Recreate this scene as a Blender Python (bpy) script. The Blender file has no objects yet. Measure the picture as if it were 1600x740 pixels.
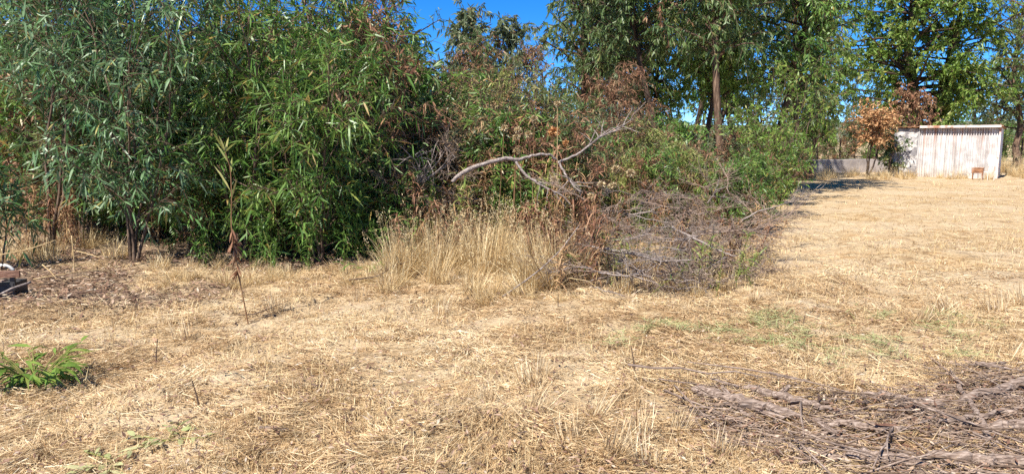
import bpy, math
import numpy as np

# ------------------------------------------------------------------ camera, sky, sun, exposure
scene = bpy.context.scene
col = scene.collection
F_PX, W_PX, H_PX = 1142.0, 1600.0, 740.0
PITCH = math.radians(7.5)
CAM_H = 1.6
cam_d = bpy.data.cameras.new('camera')
cam_d.sensor_fit = 'HORIZONTAL'; cam_d.sensor_width = 36.0
cam_d.lens = 36.0 * F_PX / W_PX
cam_d.clip_start = 0.05; cam_d.clip_end = 5000.0
cam = bpy.data.objects.new('camera', cam_d); col.objects.link(cam)
cam.location = (0, 0, CAM_H)
cam.rotation_euler = (math.radians(90) - PITCH, 0, 0)
scene.camera = cam

SUN_AZ = math.radians(219.0)      # clockwise from +Y: the sun stands left and behind the camera
SUN_EL = math.radians(54.0)
world = bpy.data.worlds.new('World'); scene.world = world
world.use_nodes = True
wn = world.node_tree.nodes; wl = world.node_tree.links
sky = wn.new('ShaderNodeTexSky'); sky.sky_type = 'NISHITA'; sky.sun_disc = False
sky.sun_elevation = SUN_EL; sky.sun_rotation = SUN_AZ
sky.altitude = 300; sky.air_density = 0.45; sky.dust_density = 0.0; sky.ozone_density = 6.0
bg = wn['Background']; bg.inputs['Strength'].default_value = 0.12
hs = wn.new('ShaderNodeHueSaturation'); hs.inputs['Saturation'].default_value = 1.26
wl.new(sky.outputs[0], hs.inputs['Color']); wl.new(hs.outputs[0], bg.inputs['Color'])
sun_d = bpy.data.lights.new('sun', 'SUN'); sun_d.energy = 5.0; sun_d.angle = math.radians(0.53)
sun_d.color = (1.0, 0.95, 0.86)
sun = bpy.data.objects.new('sun', sun_d); col.objects.link(sun)
sv = (math.sin(SUN_AZ) * math.cos(SUN_EL), math.cos(SUN_AZ) * math.cos(SUN_EL), math.sin(SUN_EL))
from mathutils import Vector
sun.rotation_euler = Vector(sv).to_track_quat('Z', 'Y').to_euler()
sun.location = (-20, -20, 30)
scene.view_settings.view_transform = 'Standard'
scene.view_settings.look = 'None'
scene.view_settings.exposure = 1.0
scene.view_settings.gamma = 1.0
scene.view_settings.use_curve_mapping = False
scene.render.engine = 'CYCLES'
scene.cycles.max_bounces = 7
scene.cycles.diffuse_bounces = 4
scene.cycles.glossy_bounces = 2
scene.cycles.transmission_bounces = 4
scene.cycles.use_denoising = False

# ------------------------------------------------------------------ helpers
rng = np.random.default_rng(11)
cp, sp = math.cos(PITCH), math.sin(PITCH)
def gx(px, Y, z=0.0):
    return (px - 800.0) / F_PX * (Y * cp + (CAM_H - z) * sp)
def at(px, py, Y):
    u = (px - 800.0) / F_PX; v = (370.0 - py) / F_PX
    d = np.array([u, cp + v * sp, -sp + v * cp])
    t = Y / d[1]
    return np.array([0, 0, CAM_H]) + d * t
def on_ground(px, py, z=0.0):
    u = (px - 800.0) / F_PX; v = (370.0 - py) / F_PX
    d = np.array([u, cp + v * sp, -sp + v * cp])
    t = (z - CAM_H) / d[2]
    return np.array([0, 0, CAM_H]) + d * t
_tab = np.random.default_rng(3).random((256, 256))
def vnoise(x, y, s=1.0, o=0):
    x = np.asarray(x, float) / s + o * 17.3; y = np.asarray(y, float) / s + o * 9.1
    i = np.floor(x).astype(int); j = np.floor(y).astype(int)
    fx = x - i; fy = y - j
    fx = fx * fx * (3 - 2 * fx); fy = fy * fy * (3 - 2 * fy)
    a = _tab[i & 255, j & 255]; b = _tab[(i + 1) & 255, j & 255]
    c = _tab[i & 255, (j + 1) & 255]; d = _tab[(i + 1) & 255, (j + 1) & 255]
    return (a * (1 - fx) + b * fx) * (1 - fy) + (c * (1 - fx) + d * fx) * fy
def sstep(a, b, x):
    t = np.clip((np.asarray(x, float) - a) / (b - a), 0, 1); return t * t * (3 - 2 * t)
def gz(x, y):
    x = np.asarray(x, float); y = np.asarray(y, float)
    near = 1 - sstep(16, 30, np.hypot(x, y))
    h = 0.10 * (vnoise(x, y, 2.3, 1) - .5) + 0.09 * (vnoise(x, y, .8, 2) - .5) + 0.055 * (vnoise(x, y, .33, 3) - .5)
    return h * near
def debris_mask(x, y):      # grey bark-dust patch at the lower right
    n = (vnoise(x, y, .9, 5) - .5) * 1.0 + (vnoise(x, y, .3, 6) - .5) * .5
    return sstep(-.35, .35, 1.0 - np.hypot((x - 3.55) / 1.9, (y - 3.7) / 1.05) + n * .9)
def litter_mask(x, y):      # leaf litter under the left saplings
    n = (vnoise(x, y, .8, 7) - .5)
    return np.maximum(sstep(-.3, .3, 1.0 - np.hypot((x + 5.4) / 1.75, (y - 7.7) / 1.4) + n * .9), sstep(8.6, 9.6, y) * (1 - sstep(13.5, 15.5, y)) * (1 - sstep(-1.6, .2, x)))
def green_mask(x, y):
    n = (vnoise(x, y, .5, 8) - .5) + (vnoise(x, y, .2, 9) - .5) * .8
    return sstep(-.2, .6, 1.0 - np.hypot((x - 2.3) / 1.2, (y - 6.0) / .7) + n * 1.5)

class Buf:
    def __init__(s): s.V = []; s.F = []; s.A = []; s.n = 0
    def add(s, V, F, a=0.5):
        V = np.asarray(V, float).reshape(-1, 3)
        s.V.append(V)
        for f in (F if isinstance(F, list) else [F]): s.F.append(np.asarray(f, int) + s.n)
        s.A.append(np.broadcast_to(np.asarray(a, float), (len(V),)))
        s.n += len(V); return s
    def mesh(s, name, mat, smooth=False, extra=None):
        V = np.concatenate(s.V); A = np.concatenate(s.A)
        me = bpy.data.meshes.new(name)
        me.vertices.add(len(V)); me.vertices.foreach_set('co', V.astype(np.float32).ravel())
        idx = np.concatenate([f.ravel() for f in s.F]).astype(np.int32)
        sizes = np.concatenate([np.full(len(f), f.shape[1]) for f in s.F])
        st = np.concatenate([[0], np.cumsum(sizes)[:-1]]).astype(np.int32)
        me.loops.add(len(idx)); me.loops.foreach_set('vertex_index', idx)
        me.polygons.add(len(sizes)); me.polygons.foreach_set('loop_start', st)
        me.polygons.foreach_set('use_smooth', np.full(len(sizes), smooth))
        at_ = me.attributes.new('v', 'FLOAT', 'POINT'); at_.data.foreach_set('value', A.astype(np.float32))
        if extra:
            for k, arr in extra.items():
                e = me.attributes.new(k, 'FLOAT', 'POINT'); e.data.foreach_set('value', np.asarray(arr, np.float32))
        me.materials.append(mat)
        me.update(calc_edges=True); me.validate()
        return me
def ob(name, me, parent=None, loc=None, rot=None, scale=None, label=None, cat=None, group=None, kind=None):
    o = bpy.data.objects.new(name, me); col.objects.link(o)
    if parent is not None: o.parent = parent
    if loc is not None: o.location = tuple(float(c) for c in loc)
    if rot is not None: o.rotation_euler = tuple(float(c) for c in rot)
    if scale is not None: o.scale = (scale,) * 3 if np.isscalar(scale) else tuple(scale)
    if label: o['label'] = label
    if cat: o['category'] = cat
    if group: o['group'] = group
    if kind: o['kind'] = kind
    return o
def unit(a):
    return a / np.maximum(np.linalg.norm(a, axis=-1, keepdims=True), 1e-9)
def rvec(n, r=rng):
    return unit(r.normal(size=(n, 3)))
def tubes(pts, rad, m=4):
    """pts (N,K,3), rad (N,K) -> verts, quads"""
    pts = np.asarray(pts, float); rad = np.asarray(rad, float)
    N, K, _ = pts.shape
    T = np.gradient(pts, axis=1); T = unit(T)
    ref = np.where(np.abs(T[:, :1, 2:3]) > .8, np.array([1., 0, 0]), np.array([0, 0, 1.]))
    ref = np.broadcast_to(ref, T.shape)
    S = unit(np.cross(T, ref)); U = np.cross(S, T)
    ang = np.arange(m) * 2 * math.pi / m
    V = pts[:, :, None, :] + rad[:, :, None, None] * (np.cos(ang)[None, None, :, None] * S[:, :, None, :] + np.sin(ang)[None, None, :, None] * U[:, :, None, :])
    V = V.reshape(-1, 3)
    n, k, a = np.meshgrid(np.arange(N), np.arange(K - 1), np.arange(m), indexing='ij')
    b = (n * K + k) * m; a2 = (a + 1) % m
    F = np.stack([b + a, b + a2, b + m + a2, b + m + a], -1).reshape(-1, 4)
    return V, F
def caps(V, K, m):
    return [np.arange(m)[None, ::-1], ((K - 1) * m + np.arange(m))[None, :]]
def leaves(P, D, N, L, W, bend, v, kind=6):
    n = len(P); D = unit(D); S = unit(np.cross(D, N)); Nn = np.cross(S, D)
    L = np.broadcast_to(L, (n,))[:, None]; W = np.broadcast_to(W, (n,))[:, None]; b = np.broadcast_to(bend, (n,))[:, None]
    z = np.array([0, 0, 1.0])
    def c(s): return P + D * L * s - z * L * b * s * s
    if kind == 4:
        V = np.stack([P, c(.42) + S * W * .5 + Nn * W * .12, c(1.), c(.42) - S * W * .5 + Nn * W * .12], 1)
        o = np.arange(n)[:, None] * 4
        F = [np.concatenate([o + np.array([[0, 1, 2]]), o + np.array([[0, 2, 3]])])]
        k = 4
    else:
        V = np.stack([P, c(.28) + S * W * .45, c(.28) - S * W * .45, c(.62) + S * W * .42, c(.62) - S * W * .42, c(1.)], 1)
        o = np.arange(n)[:, None] * 6
        F = [np.concatenate([o + np.array([[0, 1, 2]]), o + np.array([[3, 5, 4]])]), o + np.array([[1, 3, 4, 2]])]
        k = 6
    return V.reshape(-1, 3), F, np.repeat(v, k)
def blades(P, D, S, L, W, bend, v, K=3):
    """tapering ribbons; bend pulls the tip down"""
    n = len(P); D = unit(D); S = unit(S - D * np.sum(S * D, -1, keepdims=True))
    L = np.broadcast_to(L, (n,))[:, None]; W = np.broadcast_to(W, (n,))[:, None]; b = np.broadcast_to(bend, (n,))[:, None]
    z = np.array([0, 0, 1.0]); R = []
    for i in range(K):
        s = i / K
        c = P + D * L * s - z * L * b * s * s; w = W * (.5 * (1 - .55 * s))
        R += [c + S * w, c - S * w]
    R.append(P + D * L - z * L * b)
    V = np.stack(R, 1); k = 2 * K + 1
    o = np.arange(n)[:, None] * k
    Q = [o + np.array([[2 * i, 2 * i + 2, 2 * i + 3, 2 * i + 1]]) for i in range(K - 1)]
    F = ([np.concatenate(Q)] if Q else []) + [o + np.array([[2 * K - 2, 2 * K, 2 * K - 1]])]
    return V.reshape(-1, 3), F, np.repeat(v, k)
def box(c, s, rz=0.0, jit=0.0):
    X = np.array([[i, j, k] for i in (-.5, .5) for j in (-.5, .5) for k in (-.5, .5)]) * np.array(s)
    if jit: X = X + rng.uniform(-jit, jit, X.shape)
    R = np.array([[math.cos(rz), -math.sin(rz), 0], [math.sin(rz), math.cos(rz), 0], [0, 0, 1]])
    F = np.array([[0, 1, 3, 2], [4, 6, 7, 5], [0, 4, 5, 1], [2, 3, 7, 6], [0, 2, 6, 4], [1, 5, 7, 3]])
    return X @ R.T + np.array(c), F

# ------------------------------------------------------------------ materials
def new_mat(name):
    m = bpy.data.materials.new(name); m.use_nodes = True
    nt = m.node_tree; return m, nt, nt.nodes['Principled BSDF'], nt.nodes['Material Output']
def ramp(nt, stops, src=None):
    r = nt.nodes.new('ShaderNodeValToRGB'); e = r.color_ramp.elements
    while len(e) < len(stops): e.new(.5)
    for i, (p, c) in enumerate(stops):
        e[i].position = p; e[i].color = (*c, 1)
    if src is not None: nt.links.new(src, r.inputs[0])
    return r
def attr(nt, name='v'):
    a = nt.nodes.new('ShaderNodeAttribute'); a.attribute_name = name; return a
def noise(nt, scale, detail=4, vec=None, rough=.6, mapping=None):
    n = nt.nodes.new('ShaderNodeTexNoise'); n.inputs['Scale'].default_value = scale
    n.inputs['Detail'].default_value = detail; n.inputs['Roughness'].default_value = rough
    tc = nt.nodes.new('ShaderNodeTexCoord')
    if mapping:
        mp = nt.nodes.new('ShaderNodeMapping'); mp.inputs['Scale'].default_value = mapping
        nt.links.new(tc.outputs['Object'], mp.inputs[0]); nt.links.new(mp.outputs[0], n.inputs['Vector'])
    else: nt.links.new(tc.outputs['Object'], n.inputs['Vector'])
    return n
def mixc(nt, a, b, f, mode='MIX'):
    m = nt.nodes.new('ShaderNodeMix'); m.data_type = 'RGBA'; m.blend_type = mode
    for s, i in ((f, 0), (a, 6), (b, 7)):
        if hasattr(s, 'links') or hasattr(s, 'is_linked'): nt.links.new(s, m.inputs[i])
        else: m.inputs[i].default_value = s if np.isscalar(s) else (*s, 1)
    return m.outputs[2]
def leaf_mat(name, stops, rough=.45, transl=.28, spec=.5):
    m, nt, p, out = new_mat(name)
    a = attr(nt); r = ramp(nt, stops, a.outputs['Fac'])
    nz = noise(nt, 9.0, 2)
    c = mixc(nt, r.outputs[0], (.5, .5, .5), .0)
    mul = nt.nodes.new('ShaderNodeMapRange'); mul.inputs[1].default_value = .3; mul.inputs[2].default_value = .7
    mul.inputs[3].default_value = .75; mul.inputs[4].default_value = 1.2
    nt.links.new(nz.outputs[0], mul.inputs[0])
    hsv = nt.nodes.new('ShaderNodeHueSaturation'); nt.links.new(mul.outputs[0], hsv.inputs['Value']); nt.links.new(r.outputs[0], hsv.inputs['Color'])
    nt.links.new(hsv.outputs[0], p.inputs['Base Color'])
    p.inputs['Roughness'].default_value = rough; p.inputs['Specular IOR Level'].default_value = spec
    t = nt.nodes.new('ShaderNodeBsdfTranslucent'); nt.links.new(hsv.outputs[0], t.inputs['Color'])
    mx = nt.nodes.new('ShaderNodeMixShader'); mx.inputs[0].default_value = transl
    nt.links.new(p.outputs[0], mx.inputs[1]); nt.links.new(t.outputs[0], mx.inputs[2]); nt.links.new(mx.outputs[0], out.inputs['Surface'])
    return m
def bark_mat(name, c0, c1, c2, mapping=(9, 9, 1.6), scale=2.5, rough=.85):
    m, nt, p, out = new_mat(name)
    n1 = noise(nt, scale, 5, mapping=mapping); r = ramp(nt, [(.3, c0), (.5, c1), (.72, c2)], n1.outputs[0])
    nt.links.new(r.outputs[0], p.inputs['Base Color']); p.inputs['Roughness'].default_value = rough
    p.inputs['Specular IOR Level'].default_value = .2
    b = nt.nodes.new('ShaderNodeBump'); b.inputs['Strength'].default_value = .5; b.inputs['Distance'].default_value = .02
    nt.links.new(n1.outputs[0], b.inputs['Height']); nt.links.new(b.outputs[0], p.inputs['Normal'])
    return m
M = {}
M['blue_leaf'] = leaf_mat('blue_leaf', [(0, (.045, .115, .03)), (.35, (.085, .185, .05)), (.7, (.15, .25, .11)), (.93, (.24, .33, .20)), (1, (.32, .28, .08))], .42, .28, .45)
M['green_leaf'] = leaf_mat('green_leaf', [(0, (.035, .10, .018)), (.4, (.085, .18, .03)), (.75, (.155, .26, .05)), (.93, (.25, .33, .075)), (1, (.32, .22, .06))], .42, .28, .5)
M['gum_leaf'] = leaf_mat('gum_leaf', [(0, (.045, .095, .03)), (.4, (.09, .155, .045)), (.8, (.16, .22, .07)), (1, (.26, .24, .08))], .45, .34, .5)
M['olive_leaf'] = leaf_mat('olive_leaf', [(0, (.05, .08, .04)), (.4, (.10, .135, .06)), (.8, (.18, .21, .10)), (1, (.26, .20, .09))], .5, .25, .4)
M['bright_leaf'] = leaf_mat('bright_leaf', [(0, (.06, .14, .02)), (.4, (.13, .225, .035)), (.8, (.22, .31, .06)), (1, (.34, .33, .09))], .45, .36, .4)
M['weed_leaf'] = leaf_mat('weed_leaf', [(0, (.09, .16, .03)), (.4, (.18, .24, .05)), (.75, (.33, .32, .10)), (1, (.46, .38, .17))], .5, .3, .4)
M['dead_leaf'] = leaf_mat('dead_leaf', [(0, (.11, .05, .028)), (.4, (.22, .10, .055)), (.75, (.32, .18, .10)), (1, (.42, .30, .17))], .65, .2, .25)
M['ochre_leaf'] = leaf_mat('ochre_leaf', [(0, (.20, .11, .055)), (.4, (.36, .21, .10)), (.75, (.48, .31, .16)), (1, (.48, .38, .20))], .65, .2, .25)
M['rust_leaf'] = leaf_mat('rust_leaf', [(0, (.28, .13, .06)), (.4, (.46, .24, .11)), (.75, (.60, .36, .18)), (1, (.60, .46, .24))], .65, .25, .25)
M['straw'] = leaf_mat('straw', [(0, (.16, .08, .035)), (.2, (.36, .225, .105)), (.5, (.57, .41, .225)), (.8, (.68, .53, .325)), (1, (.76, .65, .45))], .55, .18, .35)
M['golden'] = leaf_mat('golden', [(0, (.13, .065, .035)), (.25, (.36, .22, .095)), (.55, (.60, .44, .215)), (1, (.76, .64, .40))], .55, .22, .35)
M['litter'] = leaf_mat('litter', [(0, (.07, .04, .03)), (.35, (.18, .095, .06)), (.65, (.30, .185, .12)), (.88, (.42, .30, .21)), (1, (.52, .43, .33))], .6, .1, .35)
M['cut_green'] = leaf_mat('cut_green', [(0, (.20, .25, .08)), (.5, (.34, .36, .16)), (1, (.50, .46, .25))], .55, .25, .3)
M['bark_brown'] = bark_mat('bark_brown', (.025, .016, .012), (.06, .04, .028), (.13, .09, .065))
M['bark_gum'] = bark_mat('bark_gum', (.045, .026, .018), (.12, .075, .05), (.28, .19, .13))
M['bark_twig'] = bark_mat('bark_twig', (.05, .03, .02), (.12, .08, .055), (.23, .16, .11))
M['dead_wood'] = bark_mat('dead_wood', (.10, .07, .055), (.24, .195, .17), (.44, .38, .34), (7, 7, 7), 6)
M['grey_wood'] = bark_mat('grey_wood', (.13, .085, .06), (.26, .185, .14), (.42, .335, .27), (6, 6, 6), 5)
M['brown_stem'] = bark_mat('brown_stem', (.12, .05, .03), (.22, .12, .06), (.36, .24, .12))
M['straw_stem'] = bark_mat('straw_stem', (.34, .22, .10), (.48, .34, .17), (.60, .46, .26))
M['green_stem'] = bark_mat('green_stem', (.10, .12, .03), (.18, .18, .05), (.28, .24, .08))
M['bark_red'] = bark_mat('bark_red', (.07, .035, .025), (.20, .105, .07), (.36, .23, .165), (4, 24, 24), 2.6)
M['log_wood'] = bark_mat('log_wood', (.05, .03, .022), (.22, .16, .125), (.46, .37, .31), (5, 40, 40), 2.2, .9)
M['seed_head'] = leaf_mat('seed_head', [(0, (.30, .20, .10)), (.5, (.52, .40, .22)), (1, (.68, .58, .38))], .7, .1, .2)
M['rust_head'] = leaf_mat('rust_head', [(0, (.30, .12, .04)), (.5, (.50, .24, .09)), (1, (.62, .40, .20))], .7, .1, .2)

# ground
def ground_mat():
    m, nt, p, out = new_mat('dry_ground')
    n1 = noise(nt, .55, 6); n2 = noise(nt, 4.0, 6); n3 = noise(nt, 38.0, 4, rough=.7); n4 = noise(nt, 1.3, 4)
    n5 = noise(nt, 7.0, 5, mapping=(.35, 1.0, 1))
    straw = ramp(nt, [(.28, (.22, .13, .07)), (.42, (.42, .295, .16)), (.55, (.54, .405, .24)), (.75, (.62, .49, .315))], n2.outputs[0])
    fine = ramp(nt, [(.3, (.42, .36, .30)), (.5, (.88, .86, .84)), (.72, (1.12, 1.1, 1.06))], n3.outputs[0])
    c = mixc(nt, straw.outputs[0], fine.outputs[0], .9, 'MULTIPLY')
    rust = ramp(nt, [(.52, (0, 0, 0)), (.70, (1, 1, 1))], n5.outputs[0])
    c = mixc(nt, c, (.40, .235, .105), rust.outputs[0])
    big = ramp(nt, [(.40, (0, 0, 0)), (.62, (1, 1, 1))], n1.outputs[0])
    c2 = mixc(nt, c, (.54, .435, .30), big.outputs[0])
    c = mixc(nt, c, c2, .55)
    deb = attr(nt, 'debris'); lit = attr(nt, 'litter')
    soil = ramp(nt, [(.3, (.06, .04, .03)), (.5, (.14, .10, .075)), (.7, (.26, .19, .145))], n3.outputs[0])
    c = mixc(nt, c, soil.outputs[0], deb.outputs['Fac'])
    soil2 = ramp(nt, [(.3, (.08, .052, .038)), (.5, (.18, .12, .088)), (.7, (.29, .21, .155))], n3.outputs[0])
    c = mixc(nt, c, soil2.outputs[0], lit.outputs['Fac'])
    nt.links.new(c, p.inputs['Base Color']); p.inputs['Roughness'].default_value = .95
    p.inputs['Specular IOR Level'].default_value = .1
    b = nt.nodes.new('ShaderNodeBump'); b.inputs['Strength'].default_value = .9; b.inputs['Distance'].default_value = .03
    nt.links.new(n3.outputs[0], b.inputs['Height'])
    b2 = nt.nodes.new('ShaderNodeBump'); b2.inputs['Strength'].default_value = .7; b2.inputs['Distance'].default_value = .12
    nt.links.new(n2.outputs[0], b2.inputs['Height']); nt.links.new(b.outputs[0], b2.inputs['Normal'])
    nt.links.new(b2.outputs[0], p.inputs['Normal'])
    return m

# ------------------------------------------------------------------ the ground and the far hills
def growth(a, step, n, q):
    o = [a]
    for _ in range(n): step *= q; o.append(o[-1] + step)
    return np.array(o[1:])
xs0 = np.arange(-8, 8.01, .085); ys0 = np.arange(2, 13.01, .085)
xs = np.concatenate([-growth(8, .085, 36, 1.22)[::-1], xs0, growth(8, .085, 36, 1.22)])
ys = np.concatenate([2 - growth(0, .1, 22, 1.25)[::-1], ys0, growth(13, .085, 36, 1.22)])
X, Y = np.meshgrid(xs, ys, indexing='ij')
V = np.stack([X, Y, gz(X, Y)], -1).reshape(-1, 3)
i, j = np.meshgrid(np.arange(len(xs) - 1), np.arange(len(ys) - 1), indexing='ij')
a = i * len(ys) + j
Fq = np.stack([a, a + len(ys), a + len(ys) + 1, a + 1], -1).reshape(-1, 4)
b = Buf().add(V, Fq)
near = 1 - sstep(14, 20, np.hypot(X, Y)).ravel()
gme = b.mesh('ground', ground_mat(), True, {'debris': debris_mask(X, Y).ravel() * near * .9, 'litter': litter_mask(X, Y).ravel() * near * .85})
ob('ground', gme, kind='structure')
# hills
hm, nt, p, out = new_mat('hill_scrub')
n1 = noise(nt, .03, 6); r = ramp(nt, [(.35, (.07, .10, .06)), (.55, (.16, .17, .10)), (.7, (.30, .25, .15))], n1.outputs[0])
nt.links.new(r.outputs[0], p.inputs['Base Color']); p.inputs['Roughness'].default_value = 1
b = Buf(); hx = np.linspace(-1100, 1500, 130); hy = np.linspace(600, 1100, 14)
HX, HY = np.meshgrid(hx, hy, indexing='ij')
prof = np.sin((HY - 600) / 500 * math.pi) ** .8
HZ = prof * (10 + 26 * vnoise(HX, HY, 260, 1) + 8 * vnoise(HX, HY, 70, 2)) - .5
i, j = np.meshgrid(np.arange(129), np.arange(13), indexing='ij'); a = i * 14 + j
b.add(np.stack([HX, HY, HZ], -1), np.stack([a, a + 14, a + 15, a + 1], -1).reshape(-1, 4))
ob('hills', b.mesh('hills', hm, True), kind='structure')

# ------------------------------------------------------------------ tree builder
def curve_pts(start, d, L, K, up=0.0, droop=0.0, wob=0.0, r=rng):
    s = np.linspace(0, 1, K)[None, :, None]
    L = np.broadcast_to(L, (len(start),))[:, None, None]
    z = np.array([0, 0, 1.0])
    P = start[:, None, :] + d[:, None, :] * L * s + z * L * (up - droop) * s * s
    if wob:
        w = r.normal(size=P.shape) * wob * L * np.sqrt(s); w = np.cumsum(w, axis=1) * .6; P = P + w - w[:, :1]
    return P
def interp(P, s):
    """P (N,K,3), s (N,) in 0..1"""
    K = P.shape[1]; f = np.clip(s, 0, .9999) * (K - 1); i = f.astype(int); t = (f - i)[:, None]
    n = np.arange(len(P)); return P[n, i] * (1 - t) + P[n, i + 1] * t
def tree(seed, H, r0, h0=.25, spread=1.2, nl=26, nt=8, nk=12, leaf=(.15, .026), prof=None, lean=(0, 0), stems=1, flare=.25,
         el=(15, 60), droop=.25, twig=.5, hang=.5, kind=6, dead=0.0, deadz=None, sides=6, wob=.03, tubes_twig=True, tip=.22, limb_up=.15):
    r = np.random.default_rng(seed)
    # stems
    az = r.uniform(0, 6.28, stems); K = 12
    sgl = np.linspace(0, 1, K)
    ST = []
    for k in range(stems):
        fl = 0 if stems == 1 else flare * r.uniform(.5, 1.2)
        top = np.array([lean[0] + math.cos(az[k]) * fl * H, lean[1] + math.sin(az[k]) * fl * H, H * (1 if stems == 1 else r.uniform(.75, 1.0))])
        bend = r.normal(size=3) * [.06, .06, 0] * H
        q = sgl[:, None]
        P = top * q * np.array([1, 1, 1.0]) + bend * np.sin(q * math.pi) + np.cumsum(r.normal(size=(K, 3)) * [wob, wob, 0], axis=0) * H * .25
        P = P - P[0] + np.array([math.cos(az[k]), math.sin(az[k]), 0]) * (r0 * 1.2 if stems > 1 else 0)
        P[0, 2] = -.12
        ST.append(P)
    ST = np.array(ST); SR = np.broadcast_to((r0 * (.92 * (1 - sgl) ** .8 + .08))[None], (stems, K)).copy()
    SR[:, 0] *= 1.3
    wood = Buf(); wood.add(*tubes(ST, SR, sides))
    # limbs
    si = r.integers(0, stems, nl); t = h0 + (1 - h0) * (np.arange(nl) + r.random(nl)) / nl
    start = interp(ST[si], t)
    q = (t - h0) / (1 - h0)
    pr = prof(q) if prof else np.sqrt(np.clip(1 - q, 0, 1)) * .8 + .25
    la = np.arange(nl) * 2.399 + r.uniform(-.6, .6, nl); le = np.radians(r.uniform(el[0], el[1], nl) + 20 * q)
    d = np.stack([np.cos(la) * np.cos(le), np.sin(la) * np.cos(le), np.sin(le)], -1)
    LL = spread * pr * r.uniform(.7, 1.2, nl)
    LP = curve_pts(start, d, LL, 6, limb_up, droop * .5, .035, r)
    lr0 = np.clip(r0 * (1 - t) ** .8 * .55, .004, None) * np.clip(LL / spread, .4, 1)
    wood.add(*tubes(LP, lr0[:, None] * np.linspace(1, .22, 6)[None] + .002, 4))
    # twigs
    n = nl * nt; li = np.repeat(np.arange(nl), nt); s = r.uniform(tip, 1, n)
    ts = interp(LP[li], s)
    td = unit(unit(LP[li, -1] - LP[li, 0]) * .6 + rvec(n, r) * .85 + np.array([0, 0, .12]))
    TL = twig * r.uniform(.45, 1.3, n)
    TP = curve_pts(ts, td, TL, 4, 0, droop * r.uniform(.4, 1.4, n)[:, None, None] if False else droop, .04, r)
    if tubes_twig: wood.add(*tubes(TP, np.broadcast_to(np.array([.005, .004, .003, .0015]) * max(1, H / 6), (n, 4)), 3))
    # leaves
    m = n * nk; ti = np.repeat(np.arange(n), nk); ls = r.uniform(.08, 1, m)
    lp = interp(TP[ti], ls)
    tan = unit(TP[ti, -1] - TP[ti, 0])
    hg = hang * r.uniform(.3, 1.4, m)[:, None]
    ld = unit(tan * .55 + rvec(m, r) * .75 + np.array([0, 0, -1.0]) * hg)
    L = leaf[0] * (.32 + .95 * r.random(m) ** 1.1); W = leaf[1] * r.uniform(.55, 1.25, m) * (.5 + .5 * L / leaf[0])
    cl = r.random(nl)[li[ti]] * .5 + r.random(n)[ti] * .5
    v = np.clip(.05 + .5 * cl + .5 * r.random(m) + (r.random(m) < .08) * .45, 0, 1)
    dm = np.zeros(m, bool)
    if dead:
        dl = r.random(nl) < dead
        if deadz is not None: dl &= (t > deadz[0]) & (t < deadz[1])
        dm = dl[li[ti]] | (r.random(n)[ti] < dead * .15)
    out = []
    for msk in (~dm, dm):
        if msk.sum() == 0: out.append(None); continue
        c = Buf(); c.add(*leaves(lp[msk], ld[msk], rvec(int(msk.sum()), r), L[msk], W[msk] * (.8 if msk is dm else 1), r.normal(.12, .22, int(msk.sum())), v[msk], kind)); out.append(c)
    return wood, out[0], out[1]
TREES = {}
def plant(name, label, cat, px, Y, bark, leafm, group=None, deadm='dead_leaf', rz=0.0, scale=1.0, share=None, z=None, **kw):
    x = gx(px, Y); zz = float(gz(x, Y)) if z is None else z
    e = ob(name, None, None, (x, Y, zz), (0, 0, rz), scale, label, cat, group)
    if share and share in TREES: ms = TREES[share]
    else:
        w, c, dd = tree(**kw)
        ms = (w.mesh('trunk', M[bark], True), c.mesh('crown', M[leafm]) if c else None, dd.mesh('dead_foliage', M[deadm]) if dd else None)
        if share: TREES[share] = ms
    ob('trunk', ms[0], e)
    if ms[1]: ob('crown', ms[1], e, kind='stuff')
    if ms[2]: ob('dead_foliage', ms[2], e, kind='stuff')
    return e
full = lambda q: .75 + .45 * np.sin(np.clip(q, 0, 1) * 3.0)
col_prof = lambda q: .55 + .6 * np.sin(np.clip(q * .9 + .1, 0, 1) * 3.1)

# ---- near saplings along the left
G = 'saplings of the left thicket'
plant('gum_sapling', 'blue-green multi-stemmed sapling with dark bare lower stems left of the reed', 'sapling', 208, 9.5, 'bark_twig', 'blue_leaf', G, seed=1, H=4.3, r0=.02, h0=.1, spread=1.25, nl=74, nt=10, nk=12, leaf=(.17, .026), stems=5, flare=.16, droop=.35, twig=.5, hang=.5, prof=full)
plant('gum_sapling', 'tall blue-grey leaved sapling reaching the top left corner', 'sapling', 78, 10.4, 'bark_twig', 'blue_leaf', G, seed=2, H=5.0, r0=.024, h0=.4, spread=1.35, nl=70, nt=10, nk=12, leaf=(.17, .026), stems=3, flare=.14, droop=.35, twig=.5, hang=.5, prof=full)
plant('gum_sapling', 'dense dark green sapling right behind the thin reed', 'sapling', 385, 10.2, 'bark_twig', 'green_leaf', G, seed=3, H=3.9, r0=.03, h0=.06, spread=1.05, nl=74, nt=10, nk=12, leaf=(.165, .025), stems=4, flare=.14, droop=.3, twig=.45, hang=.4, prof=full)
plant('gum_sapling', 'bright green low bushy sapling arching over dry grass left of the tan clump', 'sapling', 500, 9.7, 'bark_twig', 'green_leaf', G, seed=4, H=2.5, r0=.022, h0=.1, spread=.95, nl=70, nt=9, nk=12, leaf=(.19, .022), stems=5, flare=.2, droop=.35, twig=.45, hang=.35, prof=full)
plant('gum_sapling', 'green sapling with rust-red dead sprays left of the fallen grey branch', 'sapling', 590, 11.0, 'bark_twig', 'green_leaf', G, seed=5, H=3.7, r0=.03, h0=.1, spread=1.0, nl=80, nt=9, nk=12, leaf=(.16, .025), stems=4, flare=.13, droop=.3, twig=.42, hang=.4, prof=full, dead=.4, deadz=(.35, .98))
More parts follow.
